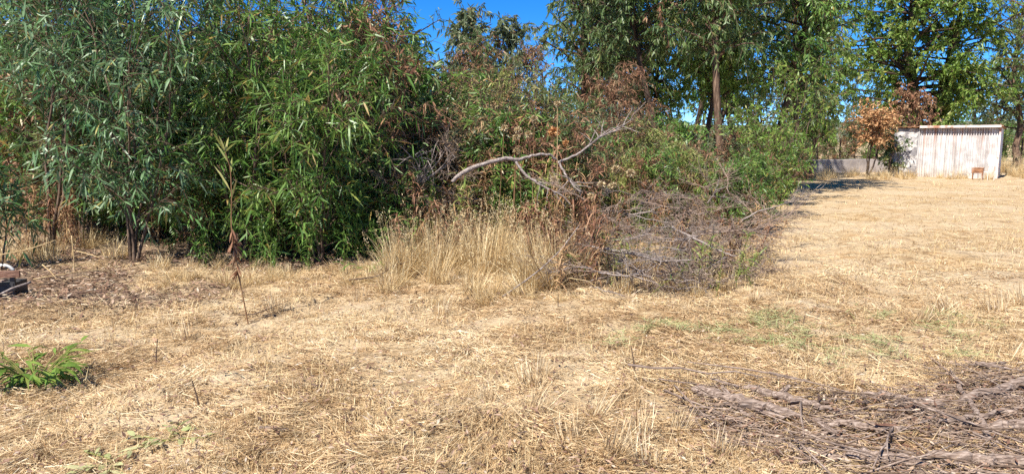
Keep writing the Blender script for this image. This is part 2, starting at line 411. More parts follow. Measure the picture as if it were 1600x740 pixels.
plant('gum_sapling', 'low blue-green leafy sprout leaning in at the left edge above the junk', 'sapling', 0, 8.6, 'bark_twig', 'blue_leaf', G, seed=6, H=1.15, r0=.012, h0=.3, spread=.6, nl=26, nt=7, nk=10, leaf=(.15, .024), stems=3, flare=.3, droop=.4, twig=.3, hang=.4)
G = 'taller saplings behind the left thicket'
plant('gum_tree', 'tall slender tree with sky gaps behind the blue-green sapling', 'tree', 265, 13.2, 'bark_brown', 'gum_leaf', G, seed=7, H=6.2, r0=.06, h0=.25, spread=1.25, nl=76, nt=9, nk=12, leaf=(.16, .026), stems=2, flare=.1, droop=.4, twig=.55, hang=.5, prof=full, dead=.10)
plant('gum_tree', 'tall slender tree standing above the dense dark green sapling', 'tree', 430, 13.6, 'bark_brown', 'gum_leaf', G, seed=8, H=6.4, r0=.06, h0=.2, spread=1.2, nl=76, nt=9, nk=12, leaf=(.16, .026), stems=2, flare=.1, droop=.4, twig=.55, hang=.5, prof=full, dead=.3)
plant('gum_tree', 'slender tree with sparse rust-brown foliage beside the blue sky gap', 'tree', 572, 14.2, 'bark_brown', 'gum_leaf', G, seed=9, H=6.0, r0=.06, h0=.15, spread=.95, nl=76, nt=9, nk=9, leaf=(.15, .024), stems=2, flare=.06, droop=.4, twig=.5, hang=.5, prof=full, dead=.5)
plant('gum_tree', 'dark shaded tree at the far left edge behind the saplings', 'tree', 30, 14.0, 'bark_brown', 'green_leaf', G, seed=10, H=6.3, r0=.09, h0=.12, spread=1.5, nl=76, nt=9, nk=12, leaf=(.17, .03), stems=2, flare=.1, droop=.35, twig=.55, hang=.5, prof=full)
plant('gum_tree', 'dense tree filling the gap between the two left saplings', 'tree', 150, 15.2, 'bark_brown', 'green_leaf', G, seed=12, H=7.0, r0=.08, h0=.1, spread=1.5, nl=76, nt=9, nk=12, leaf=(.17, .03), stems=2, flare=.1, droop=.35, twig=.55, hang=.5, prof=full, dead=.1)

# ---- shrubs of the middle thicket
G = 'shrubs of the middle thicket'
def shrub(label, px, Y, H, spread, lm, seed, dead=0., nl=40, nk=9, leaf=(.12, .024), **kw):
    a = dict(r0=.025, h0=.06, spread=spread, nl=nl, nt=8, nk=nk, leaf=leaf, stems=6, flare=.26, droop=.3, twig=.38, hang=.35, prof=full, dead=dead)
    a.update(kw)
    return plant('thicket_shrub', label, 'shrub', px, Y, 'bark_twig', lm, G, seed=seed, H=H, **a)
shrub('green shrub at the right foot of the sky-gap tree', 668, 13.6, 2.75, 1.0, 'green_leaf', 21, .12)
shrub('rust-tinged shrub below the pair of small grey-green crowns', 735, 15.0, 3.0, 1.1, 'gum_leaf', 22, .35)
shrub('yellow-green shrub in the middle of the thicket behind the flower stalks', 805, 14.2, 2.5, 1.0, 'weed_leaf', 23, .18)
shrub('green shrub below the drooping gum tree behind the arching grey branch', 880, 15.2, 2.6, 1.1, 'gum_leaf', 24, .12)
shrub('dull olive shrub with pinkish dead twigs right of the flower stalks', 950, 14.6, 2.05, .8, 'olive_leaf', 25, .4)
shrub('dark green shrub at the foot of the leaning gum trunk', 1062, 17.2, 1.75, .9, 'green_leaf', 26, 0., leaf=(.14, .04))
shrub('pale green leafy shrub at the right end of the thicket beside bare field', 1185, 15.6, 1.6, 1.0, 'bright_leaf', 27, .05, leaf=(.11, .03))
shrub('tall green shrub at the right of the peeling gum trunk', 1200, 20.0, 3.3, 1.0, 'bright_leaf', 28, .0, leaf=(.14, .04))
shrub('mixed green and brown shrub left of the dark trunks', 975, 18.0, 2.2, .8, 'gum_leaf', 29, .25)
shrub('low brown-green shrub between leaning trunk and peeling trunk', 1120, 15.6, 1.3, .8, 'olive_leaf', 30, .3)

# ---- undergrowth: five shared shrub meshes
G = 'undergrowth of the thicket'
UG = [('ug0', 'green_leaf', 0., (.16, .028)), ('ug1', 'green_leaf', .2, (.15, .028)), ('ug2', 'gum_leaf', .3, (.14, .026)), ('ug3', 'weed_leaf', .14, (.17, .022)), ('ug4', 'olive_leaf', .45, (.14, .022))]
UGN = ('dense dark green', 'green and partly withered', 'grey-green rust-flecked', 'yellow-green narrow-leaved', 'mostly withered tan-brown')
ru = np.random.default_rng(31)
def under(k, px, Y, sc, where):
    sh, lm, dd, lf = UG[k]
    plant('undergrowth_shrub', UGN[k] + ' shrub ' + where, 'shrub', px, Y, 'bark_twig', lm, G, deadm='ochre_leaf' if k == 4 else 'dead_leaf', share=sh, rz=ru.uniform(0, 6), scale=sc * ru.uniform(.88, 1.12), seed=140 + k, H=2.0, r0=.02, h0=.04, spread=.85, nl=70, nt=9, nk=11, leaf=lf, stems=7, flare=.25, droop=.3, twig=.35, hang=.35, prof=full, dead=dd)
for px in range(90, 660, 52): under(int(ru.integers(0, 3)), px + ru.uniform(-20, 20), ru.uniform(11.8, 13.2), 1.25, 'low behind the left saplings')
for px in range(-120, 700, 70): under(int(ru.integers(0, 2)), px + ru.uniform(-20, 20), ru.uniform(15.5, 17.5), 1.7, 'at the back of the left thicket')
for px in range(320, 660, 110): under(int(ru.integers(0, 2)), px + ru.uniform(-20, 20), ru.uniform(10.2, 11.0), .7, 'at the foot of the left saplings')
for px in range(640, 1020, 42): under((1, 3, 2, 1, 4)[px % 5], px + ru.uniform(-15, 15), ru.uniform(11.8, 13.2), .86 if px < 900 else .62, 'in the middle of the thicket')
for px in range(660, 1010, 48): under((1, 3, 2, 1, 4)[(px // 6) % 5], px + ru.uniform(-15, 15), ru.uniform(14.0, 16.0), 1.15 if px < 900 else .75, 'at the back of the middle thicket')
for px in range(940, 1260, 36): under(int(ru.integers(0, 4)), px + ru.uniform(-10, 10), ru.uniform(18.5, 24), .62, 'between the trunks of the grove')
for px in range(900, 1270, 50): under(int(ru.integers(0, 3)), px + ru.uniform(-10, 10), ru.uniform(28, 34), .6, 'behind the trunks of the grove')
for px in range(1030, 1210, 36): under(int(ru.integers(0, 5)), px, ru.uniform(12.0, 15.0), .62, 'behind the brush heap')
for px in range(880, 1680, 34): under(int(ru.integers(0, 3)), px, ru.uniform(50, 56), 1.2, 'along the fence beyond the field')

# ---- gum trees of the grove
G = 'gum trees of the grove behind the thicket'
def gum(label, px, Y, H, spread, lm, seed, name='gum_tree', **kw):
    a = dict(r0=.12, h0=.3, spread=spread, nl=80, nt=10, nk=19, leaf=(.2, .056), stems=1, droop=.6, twig=.75, hang=.8, prof=full, kind=4, bark='bark_gum')
    a.update(kw); bk = a.pop('bark'); dm = a.pop('deadm', 'dead_leaf'); g = a.pop('group', G)
    return plant(name, label, 'tree', px, Y, bk, lm, g, deadm=dm, seed=seed, H=H, **a)
gum('small grey-green tree crown with rust patch left of its twin in the sky gap', 726, 22, 5.0, .75, 'olive_leaf', 41, r0=.06, h0=.3, nl=50, nt=8, nk=16, droop=.4, twig=.42, dead=.3, deadz=(.25, .6))
gum('small grey-green tree with bare twiggy top right of its twin in the sky gap', 792, 22.5, 4.8, .85, 'olive_leaf', 42, r0=.06, h0=.25, nl=50, nt=8, nk=14, droop=.4, twig=.45, dead=.3, deadz=(.2, .7))
gum('half dead rust-red young tree below the sky gap', 748, 18.5, 3.75, .8, 'gum_leaf', 64, r0=.05, h0=.25, nl=50, nt=8, nk=14, droop=.4, twig=.45, dead=.65, leaf=(.15, .03))
gum('half dead rust-red young tree left of the drooping gum', 812, 19, 3.7, .8, 'olive_leaf', 65, r0=.05, h0=.25, nl=50, nt=8, nk=13, droop=.4, twig=.45, dead=.55, leaf=(.15, .03))
gum('withered reddish young tree left of the leaning trunk', 965, 17.5, 2.9, .75, 'olive_leaf', 66, r0=.05, h0=.3, nl=46, nt=8, nk=13, droop=.4, twig=.42, dead=.8, leaf=(.14, .026))
gum('drooping gum tree right of the sky gap', 890, 25, 10.5, 1.7, 'gum_leaf', 43, h0=.22, nl=89, r0=.13)
gum('gum tree with dark leaning trunk and drooping crown', 1044, 21.5, 9.5, 1.9, 'gum_leaf', 44, lean=(-2.2, 0), h0=.38, nl=86, r0=.11, bark='bark_brown', dead=.05)
gum('gum tree with tall straight peeling reddish trunk', 1130, 20.5, 11, 1.9, 'gum_leaf', 45, h0=.34, nl=93, r0=.125, wob=.01)
gum('bright leafed gum tree hanging between the leaning and peeling trunks', 1085, 24, 7.5, 1.7, 'bright_leaf', 46, h0=.36, nl=71, r0=.1, bark='bark_brown')
gum('dark crowned gum tree right of the peeling trunk', 1195, 24, 10, 2.0, 'green_leaf', 47, h0=.3, nl=93, r0=.12, lean=(.8, 0), bark='bark_brown')
gum('gum tree with dark trunk behind the leaning trunk', 1066, 27, 9.5, 1.9, 'gum_leaf', 48, h0=.42, nl=62, r0=.12, bark='bark_brown')
gum('gum tree with dark trunk just left of the peeling trunk', 1106, 28, 10, 1.9, 'green_leaf', 49, h0=.42, nl=62, r0=.11, bark='bark_brown')
gum('gum tree filling the crown gap left of the leaning trunk', 970, 26, 9.5, 1.8, 'gum_leaf', 50, h0=.3, nl=77, r0=.12)
gum('dense dark gum tree deep in the grove behind the leaning trunk', 1012, 31, 9.5, 2.1, 'green_leaf', 61, h0=.25, nl=95, r0=.12, bark='bark_brown', leaf=(.22, .06))
gum('dense dark gum tree deep in the grove right of the peeling trunk', 1165, 32, 10.5, 2.3, 'green_leaf', 62, h0=.25, nl=95, r0=.12, bark='bark_brown', leaf=(.22, .06))
gum('dense gum tree deep in the grove right of the sky gap', 915, 31, 9.5, 1.9, 'gum_leaf', 63, h0=.2, nl=90, r0=.12, bark='bark_brown', leaf=(.22, .06))
gum('narrow yellow-green gum tree with pale trunk left of the low wall', 1272, 38, 11, 1.5, 'bright_leaf', 51, h0=.12, nl=86, nt=8, leaf=(.24, .07), r0=.13, droop=.4)
gum('gum tree right of the dark crowned one at the grove edge', 1238, 30, 11, 1.6, 'gum_leaf', 52, h0=.2, nl=77, leaf=(.2, .05), r0=.12)
# ---- around the shed
G = 'trees around the white shed'
gum('big bright green tree with dark trunks rising behind the white shed', 1440, 42, 14.5, 3.9, 'bright_leaf', 53, group=G, h0=.2, nl=180, nt=13, nk=24, leaf=(.27, .105), r0=.24, stems=3, flare=.10, droop=.35, twig=.85, hang=.35, bark='bark_brown', el=(-12, 42), tip=.45)
gum('tall feathery gum tree at the right edge behind the shed', 1592, 44, 13.5, 2.0, 'gum_leaf', 54, group=G, h0=.15, nl=95, nt=9, nk=14, leaf=(.22, .06), r0=.2, droop=.5)
gum('gum tree cut by the right edge of the picture', 1668, 36, 11, 2.2, 'gum_leaf', 55, group=G, h0=.25, nl=50, nt=8, nk=11, leaf=(.22, .06), r0=.2)
plant('dead_shrub', 'dead shrub with rust-orange foliage leaning on the left end of the shed', 'shrub', 1354, 32.6, 'bark_brown', 'rust_leaf', G, seed=56, H=2.75, r0=.04, h0=.62, spread=1.0, nl=44, nt=8, nk=12, leaf=(.16, .07), stems=4, flare=.1, droop=.3, twig=.5, hang=.3, prof=full, kind=4)
plant('dead_tree', 'dead brown tree with withered foliage just behind the shed', 'tree', 1424, 39, 'bark_brown', 'dead_leaf', G, seed=57, H=4.6, r0=.12, h0=.3, spread=.75, nl=40, nt=8, nk=11, leaf=(.2, .06), stems=2, flare=.05, droop=.6, twig=.6, hang=.9, prof=full, kind=4)
plant('ivy_bush', 'green bush beneath the dead orange shrub at the shed', 'shrub', 1392, 32.9, 'bark_twig', 'gum_leaf', G, seed=58, H=1.8, r0=.04, h0=.1, spread=.6, nl=26, nt=7, nk=10, leaf=(.14, .06), stems=4, flare=.15, droop=.3, twig=.3, hang=.3, prof=full, kind=4)
# ---- far tree line: a few meshes shared by many trees
far_spots = [(640, 60), (700, 66), (770, 58), (850, 62), (930, 57), (1000, 63), (1040, 70), (1090, 55), (1145, 64), (1180, 58), (1225, 66), (1255, 57), (1305, 62), (1335, 70), (1365, 60), (1490, 60), (1515, 66), (1545, 58), (1570, 70), (1620, 60), (560, 60), (480, 64)]
rf = np.random.default_rng(77)
for k, (px, Y) in enumerate(far_spots):
    s = k % 4
    plant('far_tree', 'distant dull green tree seen ' + ('behind the middle thicket' if px < 960 else 'between the trunks of the grove' if px < 1240 else 'beyond the low wall' if px < 1400 else 'right of the tree behind the shed'), 'tree', px, Y, 'bark_brown', ('gum_leaf', 'olive_leaf', 'gum_leaf', 'green_leaf')[s], 'tree line beyond the fence', share='far%d' % s, rz=rf.uniform(0, 6), scale=rf.uniform(.8, 1.15), z=0,
          seed=80 + s, H=7.5, r0=.14, h0=.22, spread=1.7, nl=34, nt=7, nk=12, leaf=(.34, .12), stems=2, flare=.05, droop=.4, twig=.8, hang=.5, prof=full, kind=4)

# ------------------------------------------------------------------ shed
def shed():
    m, nt, p, out = new_mat('white_rusty_metal')
    n1 = noise(nt, 1.0, 6, mapping=(7, 7, .45)); n2 = noise(nt, 2.2, 5); n3 = noise(nt, 1.0, 5, mapping=(1.2, 1.2, .9))
    tc = nt.nodes.new('ShaderNodeTexCoord'); sx = nt.nodes.new('ShaderNodeSeparateXYZ'); nt.links.new(tc.outputs['Object'], sx.inputs[0])
    wv = ramp(nt, [(.35, (.46, .43, .415)), (.6, (.64, .63, .625))], n2.outputs[0])
    streak = ramp(nt, [(.50, (0, 0, 0)), (.64, (1, 1, 1))], n1.outputs[0])
    # rust gets stronger towards the eaves and the left end of the wall
    mr = nt.nodes.new('ShaderNodeMapRange'); mr.inputs[1].default_value = .6; mr.inputs[2].default_value = 2.3; nt.links.new(sx.outputs[2], mr.inputs[0])
    ml = nt.nodes.new('ShaderNodeMapRange'); ml.inputs[1].default_value = 4.6; ml.inputs[2].default_value = 1.6; ml.inputs[3].default_value = .45; nt.links.new(sx.outputs[0], ml.inputs[0])
    k = nt.nodes.new('ShaderNodeMath'); k.operation = 'MULTIPLY'; nt.links.new(mr.outputs[0], k.inputs[0]); nt.links.new(ml.outputs[0], k.inputs[1])
    k2 = nt.nodes.new('ShaderNodeMath'); k2.operation = 'MULTIPLY'; nt.links.new(k.outputs[0], k2.inputs[0]); nt.links.new(streak.outputs[0], k2.inputs[1])
    c = mixc(nt, wv.outputs[0], (.50, .26, .17), k2.outputs[0])
    gst = ramp(nt, [(.46, (1, 1, 1)), (.60, (.68, .64, .61))], noise(nt, 1.0, 5, mapping=(11, 11, .3)).outputs[0])
    c = mixc(nt, c, gst.outputs[0], .8, 'MULTIPLY')
    base = nt.nodes.new('ShaderNodeMapRange'); base.inputs[1].default_value = .7; base.inputs[2].default_value = .0; base.inputs[4].default_value = .55; nt.links.new(sx.outputs[2], base.inputs[0])
    bm = nt.nodes.new('ShaderNodeMath'); bm.operation = 'MULTIPLY'; nt.links.new(base.outputs[0], bm.inputs[0]); nt.links.new(n3.outputs[0], bm.inputs[1])
    c = mixc(nt, c, (.45, .32, .18), bm.outputs[0])
    nt.links.new(c, p.inputs['Base Color']); p.inputs['Roughness'].default_value = .6
    pan = m
    m, nt, p, out = new_mat('peeling_whitewash')
    n1 = noise(nt, 2.4, 6, rough=.65); n2 = noise(nt, 9, 4)
    r = ramp(nt, [(.40, (.58, .55, .51)), (.47, (.46, .43, .41)), (.51, (.24, .225, .23)), (.75, (.17, .155, .155))], n1.outputs[0])
    nt.links.new(r.outputs[0], p.inputs['Base Color']); p.inputs['Roughness'].default_value = .9
    bp = nt.nodes.new('ShaderNodeBump'); bp.inputs['Distance'].default_value = .03; nt.links.new(n2.outputs[0], bp.inputs['Height']); nt.links.new(bp.outputs[0], p.inputs['Normal'])
    wash = m
    m, nt, p, out = new_mat('rust')
    n1 = noise(nt, 4, 6); r = ramp(nt, [(.35, (.14, .06, .03)), (.5, (.32, .15, .07)), (.68, (.58, .42, .33))], n1.outputs[0])
    nt.links.new(r.outputs[0], p.inputs['Base Color']); p.inputs['Roughness'].default_value = .8
    M['rust'] = m
    m, nt, p, out = new_mat('pale_trim')
    n1 = noise(nt, 3, 6); r = ramp(nt, [(.4, (.40, .20, .13)), (.5, (.66, .55, .50)), (.7, (.74, .68, .64))], n1.outputs[0])
    nt.links.new(r.outputs[0], p.inputs['Base Color']); p.inputs['Roughness'].default_value = .7
    M['trim'] = m
    A = np.array([gx(1392, 33.4), 33.4]); Bq = np.array([gx(1556, 31.0), 31.0])
    Ld = Bq - A; L = np.linalg.norm(Ld); rz = math.atan2(Ld[1], Ld[0])
    e = ob('shed', None, None, (A[0], A[1], 0), (0, 0, rz), 1, 'long low shed of white rust-streaked corrugated metal in the field', 'shed')
    Hs = 2.18; x0 = 1.0
    # local frame: x along the face, y into the shed (away from the camera is +y), face at y = 0
    npan = 8; pw = (L - x0) / npan
    for i in range(npan):
        per = 4; us = []; prof = []
        for q in range(per):
            a = q * pw / per
            us += [a, a + .38 * pw / per, a + .5 * pw / per, a + .88 * pw / per]; prof += [0, 0, .05, .05]
        us = np.array(us + [pw - .006]); prof = np.array(prof + [0])
        zb = rng.uniform(-.05, .0); dent = rng.uniform(-.012, .012)
        b = Buf(); n = len(us); zs = np.linspace(zb, Hs - .02 + rng.uniform(-.015, .015), 6)
        VV = np.array([[x0 + i * pw + u, y + dent * math.sin(zz * 1.5) + .006 * math.sin(zz * 5 + i + u * 6), zz] for u, y in zip(us, prof) for zz in zs])
        ii, jj = np.meshgrid(np.arange(n - 1), np.arange(5), indexing='ij'); a = (ii * 6 + jj).ravel()
        b.add(VV, np.stack([a, a + 6, a + 7, a + 1], -1))
        ob('panel', b.mesh('panel', pan), e)
    b = Buf()
    nx, nz = 16, 18; gxx, gzz = np.meshgrid(np.linspace(-.15, x0 - .01, nx), np.linspace(-.1, Hs - .05, nz), indexing='ij')
    VV = np.stack([gxx, .01 + .05 * (vnoise(gxx, gzz, .22, 4) - .5), gzz], -1)
    ii, jj = np.meshgrid(np.arange(nx - 1), np.arange(nz - 1), indexing='ij'); a = (ii * nz + jj).ravel()
    b.add(VV.reshape(-1, 3), np.stack([a, a + nz, a + nz + 1, a + 1], -1))
    b.add(*box((x0 / 2 - .08, .19, Hs / 2 - .1), (x0 + .1, .3, Hs - .05)))
    ob('block_wall', b.mesh('block_wall', wash), e, label='left wall section of peeling whitewashed masonry')
    D = 2.4
    b = Buf(); b.add(*box((L - .03, D / 2 + .05, Hs / 2), (.05, D, Hs))); ob('end_wall', b.mesh('end_wall', pan), e)
    b = Buf(); b.add(*box((-.12, D / 2 + .35, Hs / 2), (.05, D - .6, Hs - .1))); ob('end_wall', b.mesh('end_wall', wash), e)
    b = Buf(); b.add(*box((L / 2, D + .08, Hs / 2), (L, .05, Hs))); ob('back_wall', b.mesh('back_wall', pan), e)
    # roof: thin rusty sheet with a slight fall to the back
    b = Buf(); xs_ = np.linspace(-.2, L + .12, 60); ys_ = np.array([-.14, .8, 1.7, D + .2])
    up = []
    for xx in xs_:
        for yy in ys_: up.append([xx, yy, Hs + .05 - .03 * yy + .012 * math.sin(xx * 27) - (.03 if xx < 1.0 else 0)])
    up = np.array(up); lo = up - [0, 0, .025]
    ii, jj = np.meshgrid(np.arange(59), np.arange(3), indexing='ij'); a = (ii * 4 + jj).ravel(); n = len(up)
    b.add(np.concatenate([up, lo]), [np.stack([a, a + 4, a + 5, a + 1], -1), np.stack([a + n, a + 1 + n, a + 5 + n, a + 4 + n], -1),
          np.array([[k * 4, k * 4 + n, k * 4 + 4 + n, k * 4 + 4] for k in range(59)])])
    ob('roof', b.mesh('roof', M['rust']), e)
    b = Buf(); b.add(*box((L / 2 + .55, -.17, Hs + .02), (L - 1.0, .035, .10))); ob('fascia', b.mesh('fascia', M['trim']), e, label='pale rust-chipped edge strip along the eaves')
    b = Buf(); b.add(*box((L + .02, -.03, Hs / 2), (.07, .07, Hs + .06))); ob('corner_post', b.mesh('corner_post', M['trim']), e)
    b = Buf(); b.add(*box((L - 1.15, -.12, .10), (1.0, .22, .22), jit=.015)); ob('plinth', b.mesh('plinth', wash), e)
    return e, rz
shed_o, shed_rz = shed()
# rusty metal stand in front of the shed
q = at(1527, 278, 30.2)
e = ob('rusty_stand', None, None, (q[0], 30.2, 0), (0, 0, shed_rz), 1, 'rusty metal box on legs in front of the white shed', 'stand')
b = Buf().add(*box((0, 0, .38), (.4, .3, .2))); ob('box', b.mesh('box', M['rust']), e)
b = Buf().add(*box((0, 0, .49), (.44, .34, .02))); ob('lid', b.mesh('lid', M['rust']), e)
for sx_ in (-.17, .17):
    for sy_ in (-.14, .14):
        b = Buf().add(*box((sx_, sy_, .14), (.03, .03, .28))); ob('leg', b.mesh('leg', M['rust']), e)
b = Buf(); 
for pts in ([(.36, -.05, 0), (.36, -.05, .55), (.58, -.05, .55), (.58, -.05, 0)],): b.add(*tubes(np.array([pts]), np.full((1, 4), .014), 5))
b.add(*box((.28, -.05, .33), (.16, .03, .03)))
ob('side_frame', b.mesh('side_frame', M['trim']), e)

# low wall and wire fence
m, nt, p, out = new_mat('old_concrete')
n1 = noise(nt, 1.2, 6); r = ramp(nt, [(.35, (.24, .21, .20)), (.5, (.36, .32, .30)), (.7, (.46, .41, .38))], n1.outputs[0])
nt.links.new(r.outputs[0], p.inputs['Base Color']); p.inputs['Roughness'].default_value = .9
x0, x1 = gx(1180, 36.5), gx(1385, 37.5)
b = Buf(); n = 40; tt = np.linspace(0, 1, n)
wx = x0 + (x1 - x0) * tt; wy = 36.5 + tt; top = .66 + .03 * (vnoise(tt * 10, tt * 0, 1, 2) - .5)
VV = np.concatenate([np.stack([wx, wy + dy, z], -1) for dy, z in ((-.1, np.full(n, -.1)), (-.1, top - .02), (-.08, top), (.08, top), (.1, top - .02), (.1, np.full(n, -.1)))])
FF = np.array([[r_ * n + k, r_ * n + k + 1, (r_ + 1) * n + k + 1, (r_ + 1) * n + k] for r_ in range(5) for k in range(n - 1)])
b.add(VV, FF); ob('low_wall', b.mesh('low_wall', m), None, label='low grey concrete wall left of the white shed', cat='wall')
f = ob('wire_fence', None, None, (gx(1200, 47), 47, 0), None, 1, 'wire fence on thin dark posts behind the low wall', 'fence')
pb = Buf().add(*tubes(np.array([[(0, 0, -.1), (0, 0, 1.0), (.01, 0, 1.75)]]), np.array([[.05, .05, .045]]), 6)).mesh('post', M['bark_brown'])
for k in range(9): ob('post', pb, f, (k * 2.3, rng.uniform(-.1, .1), 0), (rng.uniform(-.04, .04), rng.uniform(-.04, .04), 0))
for z in (.35, .75, 1.15, 1.55):
    pts = np.array([[(k * 2.3, 0, z - (.03 if k % 1 else 0)) for k in np.arange(0, 8.01, .5)]])
    ob('wire', Buf().add(*tubes(pts, np.full(pts.shape[:2], .008), 4)).mesh('wire', M['grey_wood']), f)

# ------------------------------------------------------------------ tussocks, weeds, branches (shared meshes)
def tussock_mesh(seed, n, h, spread, mat, w=.006, lean=.35, stalks=0):
    r = np.random.default_rng(seed)
    a = r.uniform(0, 6.28, n); rad = spread * np.sqrt(r.random(n))
    P = np.stack([np.cos(a) * rad, np.sin(a) * rad, np.full(n, -.02)], -1)
    t = np.abs(r.normal(0, lean, n)); aa = a + r.normal(0, .9, n)
    D = np.stack([np.cos(aa) * np.sin(t), np.sin(aa) * np.sin(t), np.cos(t)], -1)
    L = h * r.uniform(.4, 1.15, n)
    S = np.stack([np.cos(aa + 1.57), np.sin(aa + 1.57), r.normal(0, .3, n)], -1)
    b = Buf(); b.add(*blades(P, D, S, L, w * r.uniform(.6, 1.4, n), np.clip(r.normal(.25, .25, n), 0, .8), np.clip(r.normal(.6, .22, n), 0, 1), 3))
    if stalks:
        k = r.choice(n, stalks); tip = P[k] + D[k] * L[k, None] * .95
        m = 14; tp = np.repeat(tip, m, 0) + r.normal(size=(stalks * m, 3)) * [.012, .012, .05]
        b.add(*leaves(tp, np.array([0, 0, 1.]) + rvec(stalks * m, r) * .7, rvec(stalks * m, r), .035, .006, .2, r.uniform(.5, 1, stalks * m), 4))
    return b.mesh('tussock', mat)
TALL = [tussock_mesh(200 + k, 230, .78, .16, M['golden'], .006, .42, 20) for k in range(5)]
LOW = [tussock_mesh(210 + k, 110, .32, .09, M['straw'], .006, .55) for k in range(4)]
MID = [tussock_mesh(220 + k, 150, .42, .12, M['golden'], .006, .7, 4) for k in range(4)]
r = np.random.default_rng(5)
def put(name, me, x, y, sc, label, cat, group, dz=0., tilt=.05):
    return ob(name, me, None, (x, y, float(gz(x, y)) + dz), (r.normal(0, tilt), r.normal(0, tilt), r.uniform(0, 6.28)), sc, label, cat, group)
# tan clump in front of the thicket
for k in range(56):
    px = r.uniform(610, 920); Y = r.uniform(7.9, 10.1)
    put('dry_grass_tussock', TALL[k % 5], gx(px, Y), Y, r.uniform(.3, 1.25) * (.7 + .3 * math.sin((px - 600) / 330 * 3.14)), 'tall tan dry grass tussock in the clump before the fallen grey branch', 'grass', 'tussocks of the tall tan clump', tilt=.25)
for k in range(26):
    px = r.uniform(580, 920); Y = r.uniform(7.2, 8.6)
    put('dry_grass_tussock', MID[k % 4], gx(px, Y), Y, r.uniform(.3, 1.0), 'shorter dry grass tussock along the front edge of the tan clump', 'grass', 'tussocks fringing the tan clump', tilt=.35)
for k in range(34):
    px = r.uniform(240, 640); Y = r.uniform(8.0, 9.3)
    put('dry_grass_tussock', MID[k % 4], gx(px, Y), Y, r.uniform(.35, .75), 'dry grass tussock at the foot of the green saplings', 'grass', 'tussocks under the saplings', tilt=.35)
for k in range(18):
    px = r.uniform(-20, 200); Y = r.uniform(9.2, 11.5)
    put('dry_grass_tussock', MID[k % 4], gx(px, Y), Y, r.uniform(.6, 1.1), 'shaded dry grass tussock under the blue-grey leaved saplings', 'grass', 'tussocks at the far left')
for k in range(26):
    px = r.uniform(900, 1200); Y = r.uniform(7.6, 10.0)
    put('dry_grass_tussock', MID[k % 4], gx(px, Y), Y, r.uniform(.5, .9), 'dry grass tussock growing through the brush heap', 'grass', 'tussocks in the brush heap')
for k in range(70):                      # beside the shed and along the low wall
    t = r.random(); Y = r.uniform(29.8, 34.5); px = r.uniform(1235, 1560) if t < .75 else r.uniform(1562, 1640)
    if t >= .75: Y = r.uniform(31, 38)
    put('dry_grass_tussock', (TALL if t >= .75 else MID)[k % 4], gx(px, Y), Y, r.uniform(.9, 1.5), 'yellow dry grass tussock beside the white shed and low wall', 'grass', 'tussocks by the shed')
for (px, py, s) in ((285, 520, .8), (262, 500, .6), (830, 600, .8), (850, 588, .7), (1000, 690, .8), (960, 720, .8), (890, 700, .7), (1060, 665, .6), (1465, 490, 1.0), (1490, 478, .9), (1555, 480, 1.0), (1590, 470, 1.0), (1440, 505, .8), (430, 480, .8), (600, 450, .9), (560, 470, .7), (760, 640, .6), (1180, 470, .6), (1240, 455, .5), (1590, 560, .9), (1130, 700, .6), (840, 660, .7), (930, 660, .7), (1010, 730, .8), (690, 480, .8)):
    g = on_ground(px, py)
    put('dry_grass_tussock', LOW[int(px) % 4], g[0], g[1], s, 'small pale dry grass tuft standing out of the flattened straw', 'grass', 'small tufts in the straw', tilt=.2)

# weeds: stem + strap leaves
def weed_meshes(seed, H, nleaf, leafm, stemm, L=(.22, .42), W=.02, bendr=(.3, .9)):
    r = np.random.default_rng(seed)
    K = 7; s = np.linspace(0, 1, K)
    top = np.array([r.normal(0, .14), r.normal(0, .14), 1.0]) * H
    P = top * s[:, None] + np.cumsum(r.normal(size=(K, 3)) * [.02, .02, 0], 0) * H; P[0] = [0, 0, -.05]
    sb = Buf().add(*tubes(P[None], (.007 * (1 - s * .7))[None], 5))
    t = np.sort(r.uniform(.12, 1, nleaf)); base = interp(np.repeat(P[None], nleaf, 0), t)
    a = np.arange(nleaf) * 2.4 + r.normal(0, .4, nleaf); e = np.radians(r.uniform(15, 75, nleaf))
    D = np.stack([np.cos(a) * np.cos(e), np.sin(a) * np.cos(e), np.sin(e)], -1)
    S = np.stack([-np.sin(a), np.cos(a), r.normal(0, .4, nleaf)], -1)
    lb = Buf().add(*blades(base, D, S, r.uniform(*L, nleaf), W * r.uniform(.7, 1.4, nleaf), r.uniform(*bendr, nleaf), np.clip(r.normal(.45, .22, nleaf), 0, 1), 4))
    return sb.mesh('stem', M[stemm]), lb.mesh('foliage', M[leafm])
GREENW = [weed_meshes(300 + k, 1.15, 44, 'weed_leaf', 'green_stem', (.16, .36), .022) for k in range(4)]
BROWNW = [weed_meshes(310 + k, 1.2, 60, 'dead_leaf', 'brown_stem', (.12, .28), .018, (.6, 1.4)) for k in range(4)]
LUSHW = [weed_meshes(320 + k, 1.0, 46, 'green_leaf', 'green_stem', (.18, .34), .022) for k in range(3)]
OCHREW = [weed_meshes(330 + k, 1.1, 50, 'ochre_leaf', 'straw_stem', (.14, .32), .016, (.4, 1.2)) for k in range(3)]
def weed(kind, x, y, sc, label, group, tilt=.12):
    ms = kind[r.integers(0, len(kind))]
    e = put('tall_weed', None, x, y, sc, label, 'weed', group, tilt=tilt)
    ob('stem', ms[0], e); ob('foliage', ms[1], e, kind='stuff'); return e
